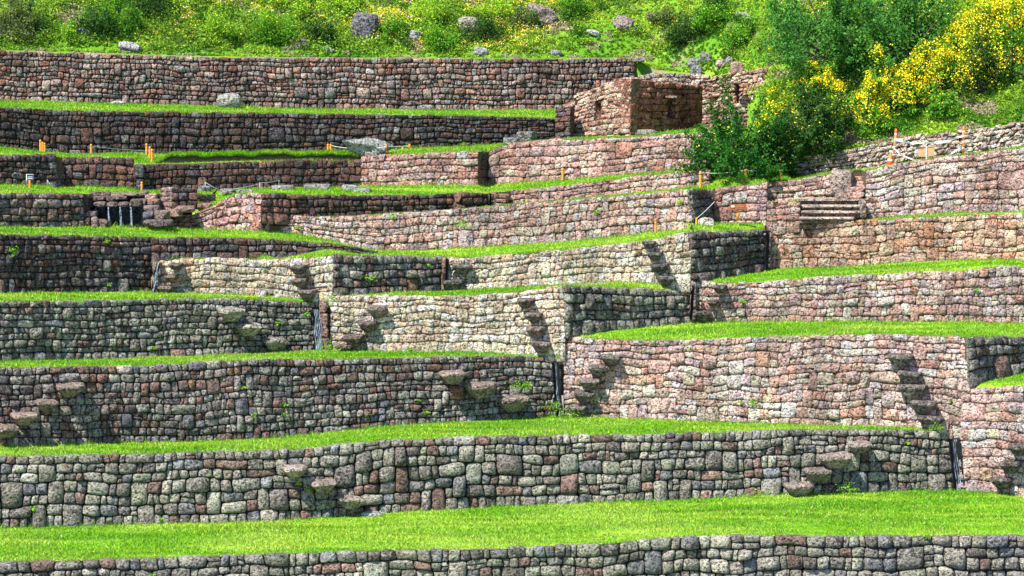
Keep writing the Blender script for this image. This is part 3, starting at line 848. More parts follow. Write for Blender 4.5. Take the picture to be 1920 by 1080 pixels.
def hill_at(u, v):
    d = np.linspace(0, 40, 801)
    pp = hill(np.full(801, float(u)), d)
    vv = proj(pp)[1]
    i = int(np.argmax(vv < v))
    return pp[i]


uu = np.linspace(HF[0, 0], HF[-1, 0], 420)
dd = np.concatenate([[-.16], np.linspace(-.15, 14, 90), np.linspace(15, 60, 20)])
HU, HD = np.meshgrid(uu, dd, indexing='ij')
HV = hill(HU, HD); HV[:, 0, 2] -= 6.0; HV = HV.reshape(-1, 3)
ii = np.arange(HV.shape[0]).reshape(HU.shape)
hq = np.stack([ii[:-1, :-1], ii[1:, :-1], ii[1:, 1:], ii[:-1, 1:]], -1).reshape(-1, 4)
h1 = np.clip(noise(HV, 1.3, 61) * .6 + .35, 0, 1)[:, None]; h2 = np.clip(noise(HV, 2.6, 62) - .35, 0, 1)[:, None]
hc = np.array([.09, .23, .012]) * (1 - h1) + np.array([.20, .33, .03]) * h1
hc = hc * (1 - h2) + np.array([.22, .19, .10]) * h2
hc.reshape(HU.shape + (3,))[:, 0] = (.12, .13, .05)
tag(make_mesh('hillside', HV, hq, TURF, None, hc), 'green slope above the terraces', None, None, 'structure')

# ground cover on the slope: leaves, stalks and blossoms nobody could count
def leaves(centers, size, colr, rr, up=.5, elong=1.7):
    n = len(centers)
    nrm = rr.normal(size=(n, 3)); nrm[:, 2] += up; nrm[:, 1] -= .3; nrm /= np.linalg.norm(nrm, axis=1)[:, None]
    a = np.cross(nrm, rr.normal(size=(n, 3))); a /= np.linalg.norm(a, axis=1)[:, None]
    b = np.cross(nrm, a)
    sz = (size * rr.uniform(.6, 1.4, n))[:, None]
    v = np.stack([centers - a * sz * elong / 2, centers - b * sz / 2, centers + a * sz * elong / 2, centers + b * sz / 2], 1)
    return v.reshape(-1, 3), np.repeat(colr, 4, 0)


def quads(n): return np.arange(n * 4).reshape(n, 4)


def hill_cover():
    rr = np.random.RandomState(31)
    vs, cs, fv, fc = [], [], [], []
    n = 26000
    u = rr.uniform(U0, U1, n); d = rr.uniform(.35, 8.5, n)
    u[:6000] = rr.uniform(1450, U1, 6000); d[:6000] = rr.uniform(.0, 3.0, 6000) 
    p = hill(u, d)
    uu_, vv_ = proj(p)
    # lushness: high on the left and top, low on the mown strip and the open grass right of the centre
    lush = np.clip((d - .9) / 1.4, 0, 1) * np.interp(uu_, [0, 200, 330, 640, 950, 1150, 1420, 1500, 1920], [1, 1, .8, 1, .9, .28, .35, .8, .8])
    lush *= np.clip(.75 + noise(p, 1.5, 63) * .9, .06, 1.3)
    low_ = (uu_ > 1500) & (d < 2.6)
    lush = np.where(low_, .10, lush)
    h = .07 + .36 * lush * rr.uniform(.4, 1.2, n)
    k = 15
    c0 = np.repeat(p, k, 0)
    hh = np.repeat(h, k)
    off = rr.normal(size=(n * k, 3)) * (hh * .42)[:, None]
    off[:, 2] = rr.rand(n * k) * hh
    c = c0 + off
    tone = np.repeat(noise(p, 1.4, 64) * .5 + .5 + rr.normal(size=n) * .2, k)
    tone = np.clip(tone, 0, 1)[:, None]
    base = np.array([.06, .19, .012]) * (1 - tone) + np.array([.32, .47, .04]) * tone
    base = base * np.exp(rr.normal(size=(n * k, 1)) * .25)
    dry = np.repeat(noise(p, 2.3, 65) > .62, k); base[dry] = np.array([.34, .30, .17]) * np.exp(rr.normal(size=(dry.sum(), 1)) * .2)
    v, cc = leaves(c, .05, base, rr, up=.3, elong=2.4)
    vs.append(v); cs.append(cc)
    # tall herb clumps
    m = 900; um = rr.uniform(U0, U1, m * 3); dm = rr.uniform(1.0, 8.0, m * 3); pm = hill(um, dm); up_ = proj(pm)[0]
    keep = rr.rand(m * 3) < np.interp(up_, [0, 640, 950, 1100, 1420, 1500, 1920], [.6, .6, .5, .12, .2, .5, .4]) * np.clip((dm - .8) / .8, 0, 1); pm = pm[keep]; m = len(pm)
    kk = 170; rx = rr.uniform(.25, .65, m); hz = rx * rr.uniform(.6, 1.25, m)
    dr = rr.normal(size=(m * kk, 3)); dr[:, 2] = np.abs(dr[:, 2]); dr /= np.linalg.norm(dr, axis=1)[:, None]
    rad = rr.rand(m * kk, 1) ** .45 * (1 + .2 * rr.normal(size=(m * kk, 1)))
    c = np.repeat(pm, kk, 0) + dr * rad * np.repeat(np.stack([rx, rx, hz], 1), kk, 0)
    tone = np.clip(np.repeat(rr.rand(m), kk) + rr.normal(size=m * kk) * .12, 0, 1)[:, None]
    b3 = (np.array([.03, .11, .012]) * (1 - tone) + np.array([.26, .42, .035]) * tone) * np.exp(rr.normal(size=(m * kk, 1)) * .22)
    v, cc = leaves(c, .055, b3, rr, up=.6, elong=2.2)
    vs.append(v); cs.append(cc)
    o = make_mesh('ground_cover', np.concatenate(vs), quads(n * k + m * kk), LEAF, None, np.clip(np.concatenate(cs), .003, .9), False)
    tag(o, 'wild herbs and long grass covering the slope above the topmost wall', 'ground cover', None, 'stuff')
    # yellow blossoms
    dens = np.clip(noise(p, 1.1, 66) * .9 + .25, 0, 1) * np.interp(uu_, [0, 60, 250, 480, 640, 900, 1000, 1150, 1400, 1500, 1920], [.5, .3, .35, 1, .9, .9, .6, .2, .35, .5, .8]) * lush
    pick = rr.rand(n) < dens * 1.1 * (~low_)
    q = p[pick]; k2 = 11; m = len(q)
    c = np.repeat(q, k2, 0); hh = np.repeat(h[pick], k2)
    off = rr.normal(size=c.shape) * .11; off[:, 2] = hh * rr.uniform(.75, 1.25, len(c)) + .03
    c = c + off
    colr = np.where(rr.rand(len(c), 1) < .16, np.array([[.72, .74, .66]]), np.array([[.85, .60, .03]])) * np.exp(rr.normal(size=(len(c), 1)) * .12)
    v, cc = leaves(c, .052, colr, rr, up=1.2, elong=1.1)
    o = make_mesh('wildflowers', v, quads(len(c)), PETAL, None, np.clip(cc, 0, .9), False)
    tag(o, 'yellow and white wildflowers scattered over the slope', 'wildflowers', None, 'stuff')


hill_cover()


# ------------------------------------------------------------------ shrubs
def shrub(name, base, rx, rz, label, seed, n=2600, leaf=.055, tone=((.03, .13, .012), (.13, .34, .02)), flowers=0, fcol=(.92, .70, .02), spiky=0.0, group='shrubs on the slope', clumps=26, cat='shrub', ry=None, fsize=.055, ftop=.25):
    rr = np.random.RandomState(seed)
    base = np.asarray(base, float); ry = ry or rx * .8
    e = empty(name, base, label, cat, group)
    # clump centres in an uneven dome
    dirs = rr.normal(size=(clumps, 3)); dirs[:, 2] = np.abs(dirs[:, 2]) * .9 + .05; dirs /= np.linalg.norm(dirs, axis=1)[:, None]
    rad = rr.uniform(.35, 1.0, clumps) ** .6 * (1 + .25 * rr.normal(size=clumps) * .6)
    cen = base + dirs * rad[:, None] * np.array([rx, ry, rz])
    mb = MB()
    shoots = []
    for i in range(clumps):
        mid = base * .5 + cen[i] * .5 + rr.normal(size=3) * .06 * rx; mid[2] += .1 * rz
        tip = cen[i] + (cen[i] - base) * (.25 + spiky * rr.rand()) * .5
        t = np.linspace(0, 1, 5)[:, None]
        pl = (1 - t) ** 2 * base + 2 * t * (1 - t) * mid + t * t * tip
        mb.tube(pl, np.linspace(.022, .004, 5) * (rz / 1.2 + .4), 5)
        shoots.append(pl)
    mb.build('branches', BARK, e, True)
    ci = rr.randint(0, clumps, n)
    crad = np.array([rx, ry, rz]) * rr.uniform(.16, .34, clumps)[:, None]
    c = cen[ci] + rr.normal(size=(n, 3)) * crad[ci] * .62
    if spiky:
        m = int(n * .45); si = rr.randint(0, clumps, m); t = rr.uniform(.45, 1.05, m)[:, None]
        sh = np.array(shoots)
        p0, p1 = sh[si, 2], sh[si, 4]
        c[:m] = p0 + (p1 - p0) * t * 1.25 + rr.normal(size=(m, 3)) * .05 * (1 + rx * .4)
    c[:, 2] = np.maximum(c[:, 2], base[2] - .1 * rz)
    tn = np.clip(rr.uniform(0, 1, clumps)[ci] * .6 + rr.rand(n) * .5, 0, 1)[:, None]
    cl = np.array(tone[0]) * (1 - tn) + np.array(tone[1]) * tn
    v, cc = leaves(c, leaf, cl * np.exp(rr.normal(size=(n, 1)) * .2), rr, up=.6, elong=2.0)
    make_mesh('foliage', v, quads(n), LEAF, e, np.clip(cc, .002, .9), False)
    if flowers:
        fi = rr.randint(0, clumps, flowers)
        okc = rr.rand(clumps) < .8
        fi = np.where(okc[fi], fi, rr.randint(0, clumps, flowers))
        dd_ = rr.normal(size=(flowers, 3)); dd_[:, 1] -= .7; dd_[:, 2] += .8; dd_ /= np.linalg.norm(dd_, axis=1)[:, None]
        c = cen[fi] + dd_ * crad[fi] * rr.uniform(.75, 1.35, (flowers, 1))
        k = c[:, 2] > base[2] + ftop * rz
        c = c[k]
        cl = np.array(fcol) * np.exp(rr.normal(size=(len(c), 1)) * .15)
        v, cc = leaves(c, fsize, cl, rr, up=1.0, elong=1.15)
        make_mesh('blossoms', v, quads(len(c)), PETAL, e, np.clip(cc, 0, .92), False)
    return e


DK = ((.010, .035, .008), (.055, .14, .02)); MD = ((.03, .13, .012), (.15, .36, .02)); LT = ((.08, .24, .015), (.32, .52, .03)); OL = ((.05, .09, .02), (.17, .22, .06))
m_px = 1 / 44.0
left_shrubs = [  # u, v base, half width px, height px, tone, flowers, description
    (20, 66, 45, 60, OL, 30, 'dark olive bush in the top left corner above a shaded bank'),
    (58, 62, 34, 40, DK, 0, 'dark bush on the shaded bank near the top left corner'),
    (180, 62, 38, 42, DK, 10, 'dark green bush with deep shade left of the flat pale rock'),
    (128, 78, 24, 28, LT, 0, 'bright green round tuft near the top left'),
    (225, 58, 36, 60, MD, 60, 'upright leafy plant with a few yellow blossoms behind the flat pale rock'),
    (290, 28, 40, 48, DK, 0, 'dark bush high on the slope left of the flower meadow'),
    (400, 70, 40, 40, LT, 120, 'light green bush with yellow blossoms above the long wall'),
    (520, 75, 50, 50, MD, 160, 'leafy bush with orange yellow blossoms left of the dark slab boulder'),
    (600, 78, 34, 34, DK, 60, 'dark leafed bush with yellow blossoms beside the dark slab boulder'),
    (560, 25, 50, 40, LT, 200, 'yellow flowering bush at the top edge left of the dark slab boulder'),
    (650, 22, 40, 36, LT, 200, 'yellow flowering bush at the top edge above the dark slab boulder'),
    (735, 72, 30, 34, MD, 60, 'bush right beside the dark slab boulder'),
    (800, 40, 40, 40, LT, 120, 'yellow green flowering bush above the small round boulder'),
    (835, 92, 34, 38, MD, 20, 'green bush in front of the pale crumbly boulder'),
    (905, 78, 38, 44, DK, 30, 'dark bush right of the pale crumbly boulder'),
    (930, 35, 46, 34, LT, 200, 'yellow flowering bush left of the long tilted boulder'),
    (985, 55, 30, 34, OL, 10, 'brownish bush growing against the long tilted boulder'),
    (1060, 30, 44, 40, MD, 50, 'leafy bush right of the long tilted boulder near the top'),
    (1290, 75, 44, 40, DK, 10, 'dark low bush above the grassy bank right of the centre'),
    (1340, 52, 40, 44, MD, 40, 'green bush near the top right of the centre'),
    (1395, 82, 40, 46, MD, 60, 'green bush with yellow dots left of the big feathery shrub'),
    (1350, 18, 34, 30, DK, 20, 'dark bush at the top edge right of the centre'),
    (1248, 40, 28, 26, OL, 0, 'small brown olive bush beside the reddish stones'),
]
for i, (u, v, hw, hp, tn, fl, lb) in enumerate(left_shrubs):
    b = hill_at(u, v); px = b[1] / F
    b[2] -= .05
    shrub('shrub', b, hw * px * 1.1, hp * px * 1.15, lb, 700 + i, n=int(1500 + hw * hp * 1.7), tone=tn, flowers=int(fl * 1.5), leaf=.05, clumps=18, fsize=.042)

right_shrubs = [  # u, v base, Y, half width, height px
    ('shrub', 1545, 292, 114.6, 60, 125, DK, 60, 1, 'dark olive shrub leaning over the rubble wall left of the yellow drift', 5200, .5),
    ('shrub', 1618, 246, 115.2, 58, 112, MD, 950, 0, 'yellow flowering bush right of the dark olive shrub, lowest of the yellow drift', 3000, .1),
    ('shrub', 1690, 206, 116.0, 58, 92, MD, 900, 0, 'yellow flowering bush in the middle of the yellow drift', 2600, .1),
    ('shrub', 1755, 176, 116.8, 62, 100, MD, 1100, 0, 'yellow flowering bush above the tape barrier', 2800, .1),
    ('shrub', 1838, 180, 116.2, 52, 90, DK, 320, 0, 'dark green bush with scattered yellow flowers near the right edge', 2800, .1),
    ('shrub', 1815, 125, 118.6, 66, 100, MD, 1200, 0, 'dense yellow flowering bush near the upper right corner', 3000, .1),
    ('shrub', 1890, 135, 117.4, 60, 115, MD, 500, 0, 'mixed green and yellow bush at the right edge', 3000, .1),
    ('shrub', 1880, 78, 120.5, 70, 100, MD, 1300, 0, 'tall yellow flowering bush in the top right corner', 3200, .1),
    ('shrub', 1545, 175, 118.2, 52, 62, MD, 900, 0, 'yellow flowering bush above the dark olive shrub', 2400, .2),
    ('large_shrub', 1565, 128, 121.0, 88, 150, ((.02, .10, .018), (.10, .28, .035)), 0, 1, 'big feathery blue green shrub with upright shoots, left one of the pair', 8500, 1.0),
    ('large_shrub', 1690, 125, 121.5, 90, 150, ((.02, .10, .018), (.10, .28, .035)), 20, 1, 'big feathery blue green shrub right of its twin, against the top edge', 8500, 1.0),
    ('shrub', 1475, 92, 124.0, 52, 80, ((.03, .13, .02), (.12, .33, .04)), 20, 1, 'mid green feathery shrub left of the big feathery pair', 4200, .8),
    ('shrub', 1670, 150, 117.6, 40, 50, DK, 60, 0, 'dark shaded bush under the big feathery shrubs', 1800, .1),
    ('shrub', 1455, 262, 114.8, 40, 75, MD, 420, 0, 'yellow flowering bush beside the dark leafy bush below the ruin', 2000, .2),
    ('large_shrub', 1375, 338, 112.9, 84, 128, ((.006, .04, .008), (.045, .19, .018)), 50, 1, 'dark leafy bush with long shoots in front of the ruined house', 9000, 1.0),
    ('shrub', 1450, 325, 113.6, 50, 118, ((.006, .03, .006), (.05, .13, .02)), 60, 1, 'darker bush with a few yellow flowers right of the bush before the ruined house', 4200, .5),
    ('shrub', 1775, 216, 114.9, 36, 44, MD, 30, 0, 'small green bush on the grassy bank behind the tape barrier', 1300, .2),
]
for i, (nm, u, v, Y, hw, hp, tn, fl, sp, lb, nl, spk) in enumerate(right_shrubs):
    b = P(u, v, Y) if (v > 300) else hill_at(u, v); px = b[1] / F
    shrub(nm, b, hw * px, hp * px * .92, lb, 800 + i, n=int(nl * 1.9), tone=tn, flowers=int(fl * 4.2), leaf=.062, clumps=44 if hw > 60 else 28, spiky=spk, fsize=.06, ftop=.15)

# ------------------------------------------------------------------ ruined house
house = empty('ruined_house', P(1180, 258, 120.5), 'roofless pink stone house ruin with narrow niches', 'ruin', 'ruined buildings')


def hwall(nodes, seed, holes=(), pal='house', thick=.55, course=.17, width=.2, batter=.03, dark=1.0):
    return build_wall('wall', nodes, pal, None, course=course, width=width, bulge=.028, wave=.02, seed=seed, irregular=.35, holes=holes, thick=thick, parent=house, batter=batter, cap=.06, dark=dark)


hwall([(1076, 178, 262, 122.4), (1110, 165, 261, 121.8), (1150, 151, 259, 121.1), (1181, 147, 258, 120.5)], 201, holes=[(1114, 1126, 190, 226)])
hwall([(1181, 147, 258, 120.5), (1240, 155, 252, 121.9), (1330, 162, 244, 124.3)], 202, holes=[(1252, 1267, 184, 220)], course=.24, width=.34, dark=.72, pal='house_shaded', thick=.95)  # right face: its shade put into darker, redder stone colours
hwall([(1150, 150, 200, 125.3), (1240, 138, 200, 124.5), (1330, 142, 200, 124.2)], 203, pal='rubble')
hwall([(1040, 203, 266, 121.6), (1070, 200, 264, 121.4)], 204, pal='brown', course=.2, width=.3, dark=1.3)
hwall([(1074, 196, 240, 123.5), (1130, 178, 240, 125)], 205, pal='house')
ruin = build_wall('ruined_wall', [(1316, 152, 240, 122.2), (1350, 142, 240, 122), (1400, 134, 240, 121.7), (1450, 128, 240, 121.4)], 'house',
                  'freestanding ruined wall with one narrow niche, right of the house', course=.17, width=.22, bulge=.04, wave=.03, seed=206, irregular=.7,
                  holes=[(1376, 1385, 157, 193)], thick=.55, group='ruined buildings', cat='ruin wall', cap=.1)
rock('lintel', P(1259, 182, 121.95), (.5, .3, .11), (140, 104, 90), 5, parent=house, block=6, cuts=4)
rock('lintel', P(1380, 154, 121.4), (.45, .3, .12), (176, 140, 124), 6, parent=ruin.obj, block=6, cuts=4)

# ------------------------------------------------------------------ pilasters, slots and water chutes
def pier(u, vt, vb, Y, wpx, label, rgb=(170, 140, 128), lean=0, depth=.5, lich=.2, seed=1, dark_side=None):
    """a built pier of dressed blocks standing in a wall joint"""
    px = Y / F; h = (vb - vt) * px; w = wpx * px
    e = empty('stone_pier', P(u, vb, Y), label, 'stone pier', 'dressed stone piers in the wall joints')
    n = max(2, int(h / .42)); rr = random.Random(seed)
    for k in range(n):
        f = (k + .5) / n
        c = P(u + lean * f, vb + (vt - vb) * f, Y + .06 * h * f); c[1] += depth / 2
        ff = rr.uniform(.9, 1.1); cc = [x * ff for x in rgb]
        rock('block', c, (w * rr.uniform(.97, 1.05), depth, h / n * 1.03), cc, seed * 13 + k, parent=e, block=9, cuts=3, rough=.015, lichen=lich)
    return e


def chute(u, vt, vb, Y, wpx, label, lean=6, flow=.5, w_top=.9, seed=1):
    """slot with its shade painted near black, wet where water falls"""
    px = Y / F; h = (vb - vt) * px
    e = empty('water_chute', P(u, vb, Y), label, 'water chute', 'water chutes between the walls')
    mb = MB()
    w = wpx * px / 2
    rr = np.random.RandomState(seed)
    a = P(u - lean / 2, vt, Y + .06 * h); b = P(u + lean / 2, vb, Y)
    n = 14
    t = np.linspace(0, 1, n)[:, None]
    c = a + (b - a) * t
    # channel: back and two cheeks
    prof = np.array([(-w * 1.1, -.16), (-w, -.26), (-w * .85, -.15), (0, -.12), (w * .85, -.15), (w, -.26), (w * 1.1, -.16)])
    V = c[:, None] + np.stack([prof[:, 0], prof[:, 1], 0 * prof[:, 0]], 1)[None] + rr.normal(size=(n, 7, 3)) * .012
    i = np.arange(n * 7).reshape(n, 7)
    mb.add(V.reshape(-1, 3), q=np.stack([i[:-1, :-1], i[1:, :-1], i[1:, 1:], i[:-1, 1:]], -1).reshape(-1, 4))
    mb.build('channel', WET_SHADE, e, True)
    if flow:
        m2 = MB()
        for k in range(2 + int(flow * 5)):
            o = (k - (1 + int(flow * 5)) / 2) * w * .30
            tt = np.linspace(0, 1, 20)[:, None]
            cp = a + (b - a) * tt + np.array([1, 0, 0]) * (o * (1 + .3 * tt) + .02 * np.sin(tt * 9 + k)) + np.array([0, -.22, 0])
            m2.tube(cp, (.010 + .016 * tt[:, 0]) * (flow + .25) * 1.4 * (1 + .4 * np.sin(tt[:, 0] * 14 + k)), 6)
        m2.build('water', WATER, e, True)
    return e


pier(1051, 670, 782, 103.75, 10, 'slim pale pier beside the middle water chute', (176, 150, 138), seed=1, lean=-6)
pier(1300, 529, 602, 106.6, 11, 'slim grey pier at the left end of the clover lawn wall', (160, 138, 128), seed=3)
pier(832, 484, 546, 108.3, 9, 'slim brown pier beside the narrow slot in the centre', (140, 112, 98), seed=4)
pier(1443, 437, 503, 109.7, 8, 'slim pier beside the slot under the sign platform', (150, 126, 116), seed=6)
pier(611, 565, 657, 105.6, 15, 'reddish pier right of the white water chute', (140, 108, 100), seed=7, lean=-6)
pier(289, 490, 548, 106.7, 15, 'leaning pier with yellow lichen beside the slender channel', (160, 142, 110), seed=8, lean=6, lich=.6)
pier(261, 309, 357, 113.7, 16, 'tall dark corner block above the fountain', (84, 84, 90), seed=9, lich=.3)
pier(858, 362, 399, 114.3, 15, 'lit brown corner pier in the low brown wall', (150, 112, 96), seed=10)  # lit corner face, its light put into the paler brown
pier(497, 405, 433, 110.7, 16, 'lilac brown corner pier at the foot of the pink rubble wall', (140, 112, 110), seed=11)
pier(926, 361, 388, 114.8, 11, 'small pink pier right of the dark slot', (160, 130, 116), seed=12)
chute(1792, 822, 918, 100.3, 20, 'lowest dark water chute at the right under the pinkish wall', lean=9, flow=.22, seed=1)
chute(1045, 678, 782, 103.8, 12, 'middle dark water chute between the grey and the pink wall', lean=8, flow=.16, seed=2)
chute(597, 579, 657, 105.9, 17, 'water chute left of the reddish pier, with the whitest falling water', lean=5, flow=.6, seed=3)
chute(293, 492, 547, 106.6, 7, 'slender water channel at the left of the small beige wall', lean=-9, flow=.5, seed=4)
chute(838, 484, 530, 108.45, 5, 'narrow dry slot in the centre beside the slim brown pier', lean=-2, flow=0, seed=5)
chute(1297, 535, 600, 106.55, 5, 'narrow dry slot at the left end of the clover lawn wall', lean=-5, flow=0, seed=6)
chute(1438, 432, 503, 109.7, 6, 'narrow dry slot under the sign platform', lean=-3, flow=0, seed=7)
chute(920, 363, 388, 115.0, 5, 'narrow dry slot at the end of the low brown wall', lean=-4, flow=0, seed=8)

# dark leaning return between the two upper pink walls
build_wall('terrace_wall', [(893, 285, 346, 116.6), (918, 284, 346, 118)], 'brown', 'dark leaning return face between the two upper pink walls', course=.3, width=.9, bulge=.03, wave=.01, seed=210, dark=.8)
build_wall('terrace_wall', [(108, 291, 348, 112.4), (110, 293, 348, 113.4)], 'dark', 'narrow side face joining the left edge wall and the reddish bay', course=.25, width=.5, bulge=.03, wave=.01, seed=211)

# ------------------------------------------------------------------ fountain
Yf = 110.3
fo = empty('fountain', P(225, 425, Yf), 'stone fountain with dark wet basin and three falling jets', 'fountain')
pf = Yf / F
mb = MB()
a = P(180, 392, Yf + .55); 
mb.box(P(226, 408, Yf + .65), (92 * pf, .12, 40 * pf)); mb.box(P(182, 408, Yf + .3), (.1, .7, 36 * pf)); mb.box(P(269, 408, Yf + .3), (.1, .7, 36 * pf))
mb.build('niche', WET_SHADE, fo)  # shade of the recess painted in with the near-black stone
mb = MB(); mb.box(P(226, 424, Yf + .2), (90 * pf, .85, .08)); mb.build('basin', WET_SHADE, fo)
for k, (u0, u1) in enumerate([(176, 201), (201, 223), (222, 244), (243, 270)]):
    rock('spout_stone', P((u0 + u1) / 2, 383, Yf + .2), ((u1 - u0 - 2) * pf, .75, 9 * pf), (116, 100, 98), 300 + k, parent=fo, block=7, cuts=4, lichen=.3)
    rock('wet_pillar', P((u0 + u1) / 2, 393, Yf + .42), ((u1 - u0 - 5) * pf, .25, 16 * pf), (52, 62, 78), 320 + k, parent=fo, block=4, cuts=4, lichen=.2)
for u in (204, 226, 246):
    mb = MB(); t = np.linspace(0, 1, 14)
    pp = np.stack([P(u, 386, Yf)[0] + .05 * t, Yf - .12 - .15 * np.sqrt(t), P(u, 386, Yf)[2] - t * 38 * pf], 1)
    mb.tube(pp, .022 + .012 * np.sin(t * 20) ** 2 + .02 * t, 7); mb.build('water_jet', WATER, fo, True)
blocks = [(178, 363, 58, 7, 111.2, (118, 100, 98)), (232, 364, 50, 5, 111.3, (150, 126, 118)), (166, 371, 20, 10, 111.0, (100, 84, 80)), (187, 372, 22, 10, 111.0, (118, 92, 84)),
          (208, 372, 20, 10, 111.0, (104, 82, 76)), (228, 371, 20, 9, 111.0, (124, 94, 84)), (164, 383, 16, 9, 110.7, (90, 82, 84)),
          (170, 400, 25, 12, 110.0, (100, 90, 86)), (164, 416, 14, 17, 109.8, (96, 76, 66)), (179, 416, 13, 19, 109.6, (150, 128, 124)), (195, 418, 20, 15, 109.7, (112, 84, 78)),
          (256, 380, 22, 14, 110.3, (92, 74, 70)), (270, 379, 11, 12, 110.5, (108, 86, 80)), (287, 379, 23, 11, 110.6, (138, 104, 92)),
          (284, 390, 32, 12, 110.4, (140, 118, 116)), (279, 404, 20, 15, 110.1, (100, 100, 108)), (302, 404, 33, 19, 110.0, (146, 122, 108)), (297, 419, 54, 15, 109.7, (120, 104, 104)),
          (270, 362, 16, 9, 111.5, (120, 100, 96)), (284, 369, 22, 12, 111.2, (178, 140, 122)), (333, 398, 24, 18, 111.4, (180, 146, 130)), (348, 392, 34, 12, 111.1, (150, 120, 110)), (384, 388, 26, 14, 111.9, (160, 120, 104))]
for k, (u, v, w, h, Y, c) in enumerate(blocks):
    rock('block', P(u, v, Y), (w * Y / F, .6, h * Y / F), c, 340 + k, parent=fo, block=8, cuts=4, rough=.02, lichen=.25)

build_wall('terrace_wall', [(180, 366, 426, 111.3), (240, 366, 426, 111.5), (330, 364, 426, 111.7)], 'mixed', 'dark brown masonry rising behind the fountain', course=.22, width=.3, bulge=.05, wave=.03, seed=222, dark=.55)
build_wall('terrace_wall', [(159, 365, 426, 109.55), (182, 365, 424, 111.5)], 'brown', 'shaded side face of the wall immediately left of the fountain', course=.22, width=.5, bulge=.04, wave=.02, seed=224)
build_wall('terrace_wall', [(368, 366, 402, 112.35), (406, 366, 402, 112.7)], 'brown', 'tiny piece of wall between the square brown block and the sloping pink rubble', course=.22, width=.3, bulge=.05, wave=.03, seed=223)
# small raised wall beside the fountain
build_wall('terrace_wall', [(300, 353, 396, 111.5), (322, 352, 398, 111.3)], 'rose', 'small pink stub wall between the fountain and the square brown block', course=.2, width=.25, bulge=.045, wave=.02, seed=220)
build_wall('terrace_wall', [(322, 352, 390, 111.3), (372, 353, 388, 111.9)], 'brown', 'square brown block of masonry right of the fountain', course=.24, width=.3, bulge=.045, wave=.02, seed=221)

# ------------------------------------------------------------------ broad stair and little stair
st = empty('stone_stair', P(1555, 415, 110), 'broad stair of four long brown steps with painted-in lit tops', 'stair', 'stone stairs')
for k, (u, v, w, h, Y) in enumerate([(1558, 379, 134, 11, 110.85), (1560, 391, 128, 11, 110.55), (1561, 402, 120, 11, 110.25), (1550, 413, 104, 10, 109.95)]):
    nb = 2 if k else 3
    for j in range(nb):
        ww = w / nb
        rock('step', P(u - w / 2 + ww * (j + .5), v + .6 * (j % 2), Y), (ww * Y / F * 1.01, .7, h * Y / F * 1.0), (124 + 10 * (j % 2), 98, 84), 400 + k * 5 + j, parent=st, block=12, cuts=2, rough=.02, lichen=.3, rz=.04)  # risers coloured darker to paint in their shade
for k, (u, v, w, Y) in enumerate([(1556, 373.5, 132, 110.76), (1560, 385.5, 128, 110.46), (1561, 396.5, 120, 110.16), (1550, 408.5, 104, 109.86)]):
    rock('lit_tread', P(u, v, Y), (w * Y / F, .72, .085), (206, 186, 168), 470 + k, parent=st, block=12, cuts=1, rough=.02, lichen=.2)  # thin pale slabs paint the light on the step tops
rock('side_block', P(1617, 391, 110.2), (.25, .9, .72), (130, 112, 104), 431, parent=st, block=8, cuts=3)
st2 = empty('stone_stair', P(1605, 370, 111), 'little steep stair beside the big squared block, leading up to the tape barrier', 'stair', 'stone stairs')
for k in range(4):
    rock('step', P(1606 + 2 * k, 366 - k * 10, 110.75 + .22 * k), (30 * Yf / F, .4, .25), (190, 152, 136), 440 + k, parent=st2, block=8, cuts=3, rough=.02, lichen=.1)
rock('cut_block', P(1581, 342, 111.2), (.85, .7, 46 * Yf / F), (172, 150, 138), 450, 'big squared grey block left of the little steep stair', 'stone block', 'loose cut blocks', block=9, cuts=3, rough=.02, rz=-.5)
rock('cut_block', P(1583, 368, 110.95), (34 * Yf / F, .8, 14 * Yf / F), (172, 140, 124), 451, 'low block under the big squared grey block', 'stone block', 'loose cut blocks', block=9, cuts=3, rough=.02)
rock('cut_block', P(1611, 331, 111.7), (20 * Yf / F, .5, 24 * Yf / F), (150, 106, 92), 452, 'small reddish block at the head of the little steep stair', 'stone block', 'loose cut blocks', block=8, cuts=3, rough=.02)
wst = empty('stone_stair', P(943, 385, 114.6), 'three small pale steps right of the narrow dry slot', 'stair', 'stone stairs')
for k, v in enumerate((367, 376, 384)):
    rock('step', P(943 - k, v, 114.75 - .2 * k), (24 * 115 / F, .5, .13), (150, 118, 104), 460 + k, parent=wst, block=8, cuts=3, rough=.02, lichen=.1)
# gap right of the pale wall end, its shade painted as a dark pier
pier(1337, 358, 405, 110.9, 7, 'dark pier painting the shade inside the gap right of the pale wall end', (70, 62, 62), seed=21, depth=.3)

# ------------------------------------------------------------------ loose blocks and boulders
GB = 'boulders on the slope'; GL = 'loose cut blocks'
rock('boulder', P(690, 277, 117.95), (2.15, 1.2, 1.02), (150, 156, 150), 503, 'huge pale fallen boulder lying on the ledge above the pink wall', 'boulder', 'boulders on the terraces', block=3.2, cuts=22, rough=.12, tilt=-.14, lichen=.8, taper=.35)
rock('boulder', P(430, 189, 122.1), (1.05, .8, .72), (168, 168, 158), 504, 'round pale boulder at the foot of the topmost wall', 'boulder', 'boulders on the terraces', block=2.4, cuts=8, lichen=.9)
rock('boulder', P(220, 193, 121.5), (.6, .4, .18), (190, 188, 182), 505, 'small flat white stone at the foot of the topmost wall', 'boulder', 'boulders on the terraces', block=2.4, cuts=8)
rock('boulder', P(1324, 420, 109.2), (.62, .5, .5), (214, 200, 186), 506, 'whitish rounded stone left of the red brown sign', 'boulder', 'boulders on the terraces', block=2.6, cuts=6)
rock('boulder', P(698, 965, 95.9), (.75, .5, .22), (178, 180, 172), 507, 'flat pale stone on the widest lawn at the foot of the steps', 'boulder', 'boulders on the terraces', block=3, cuts=8, lichen=.9)
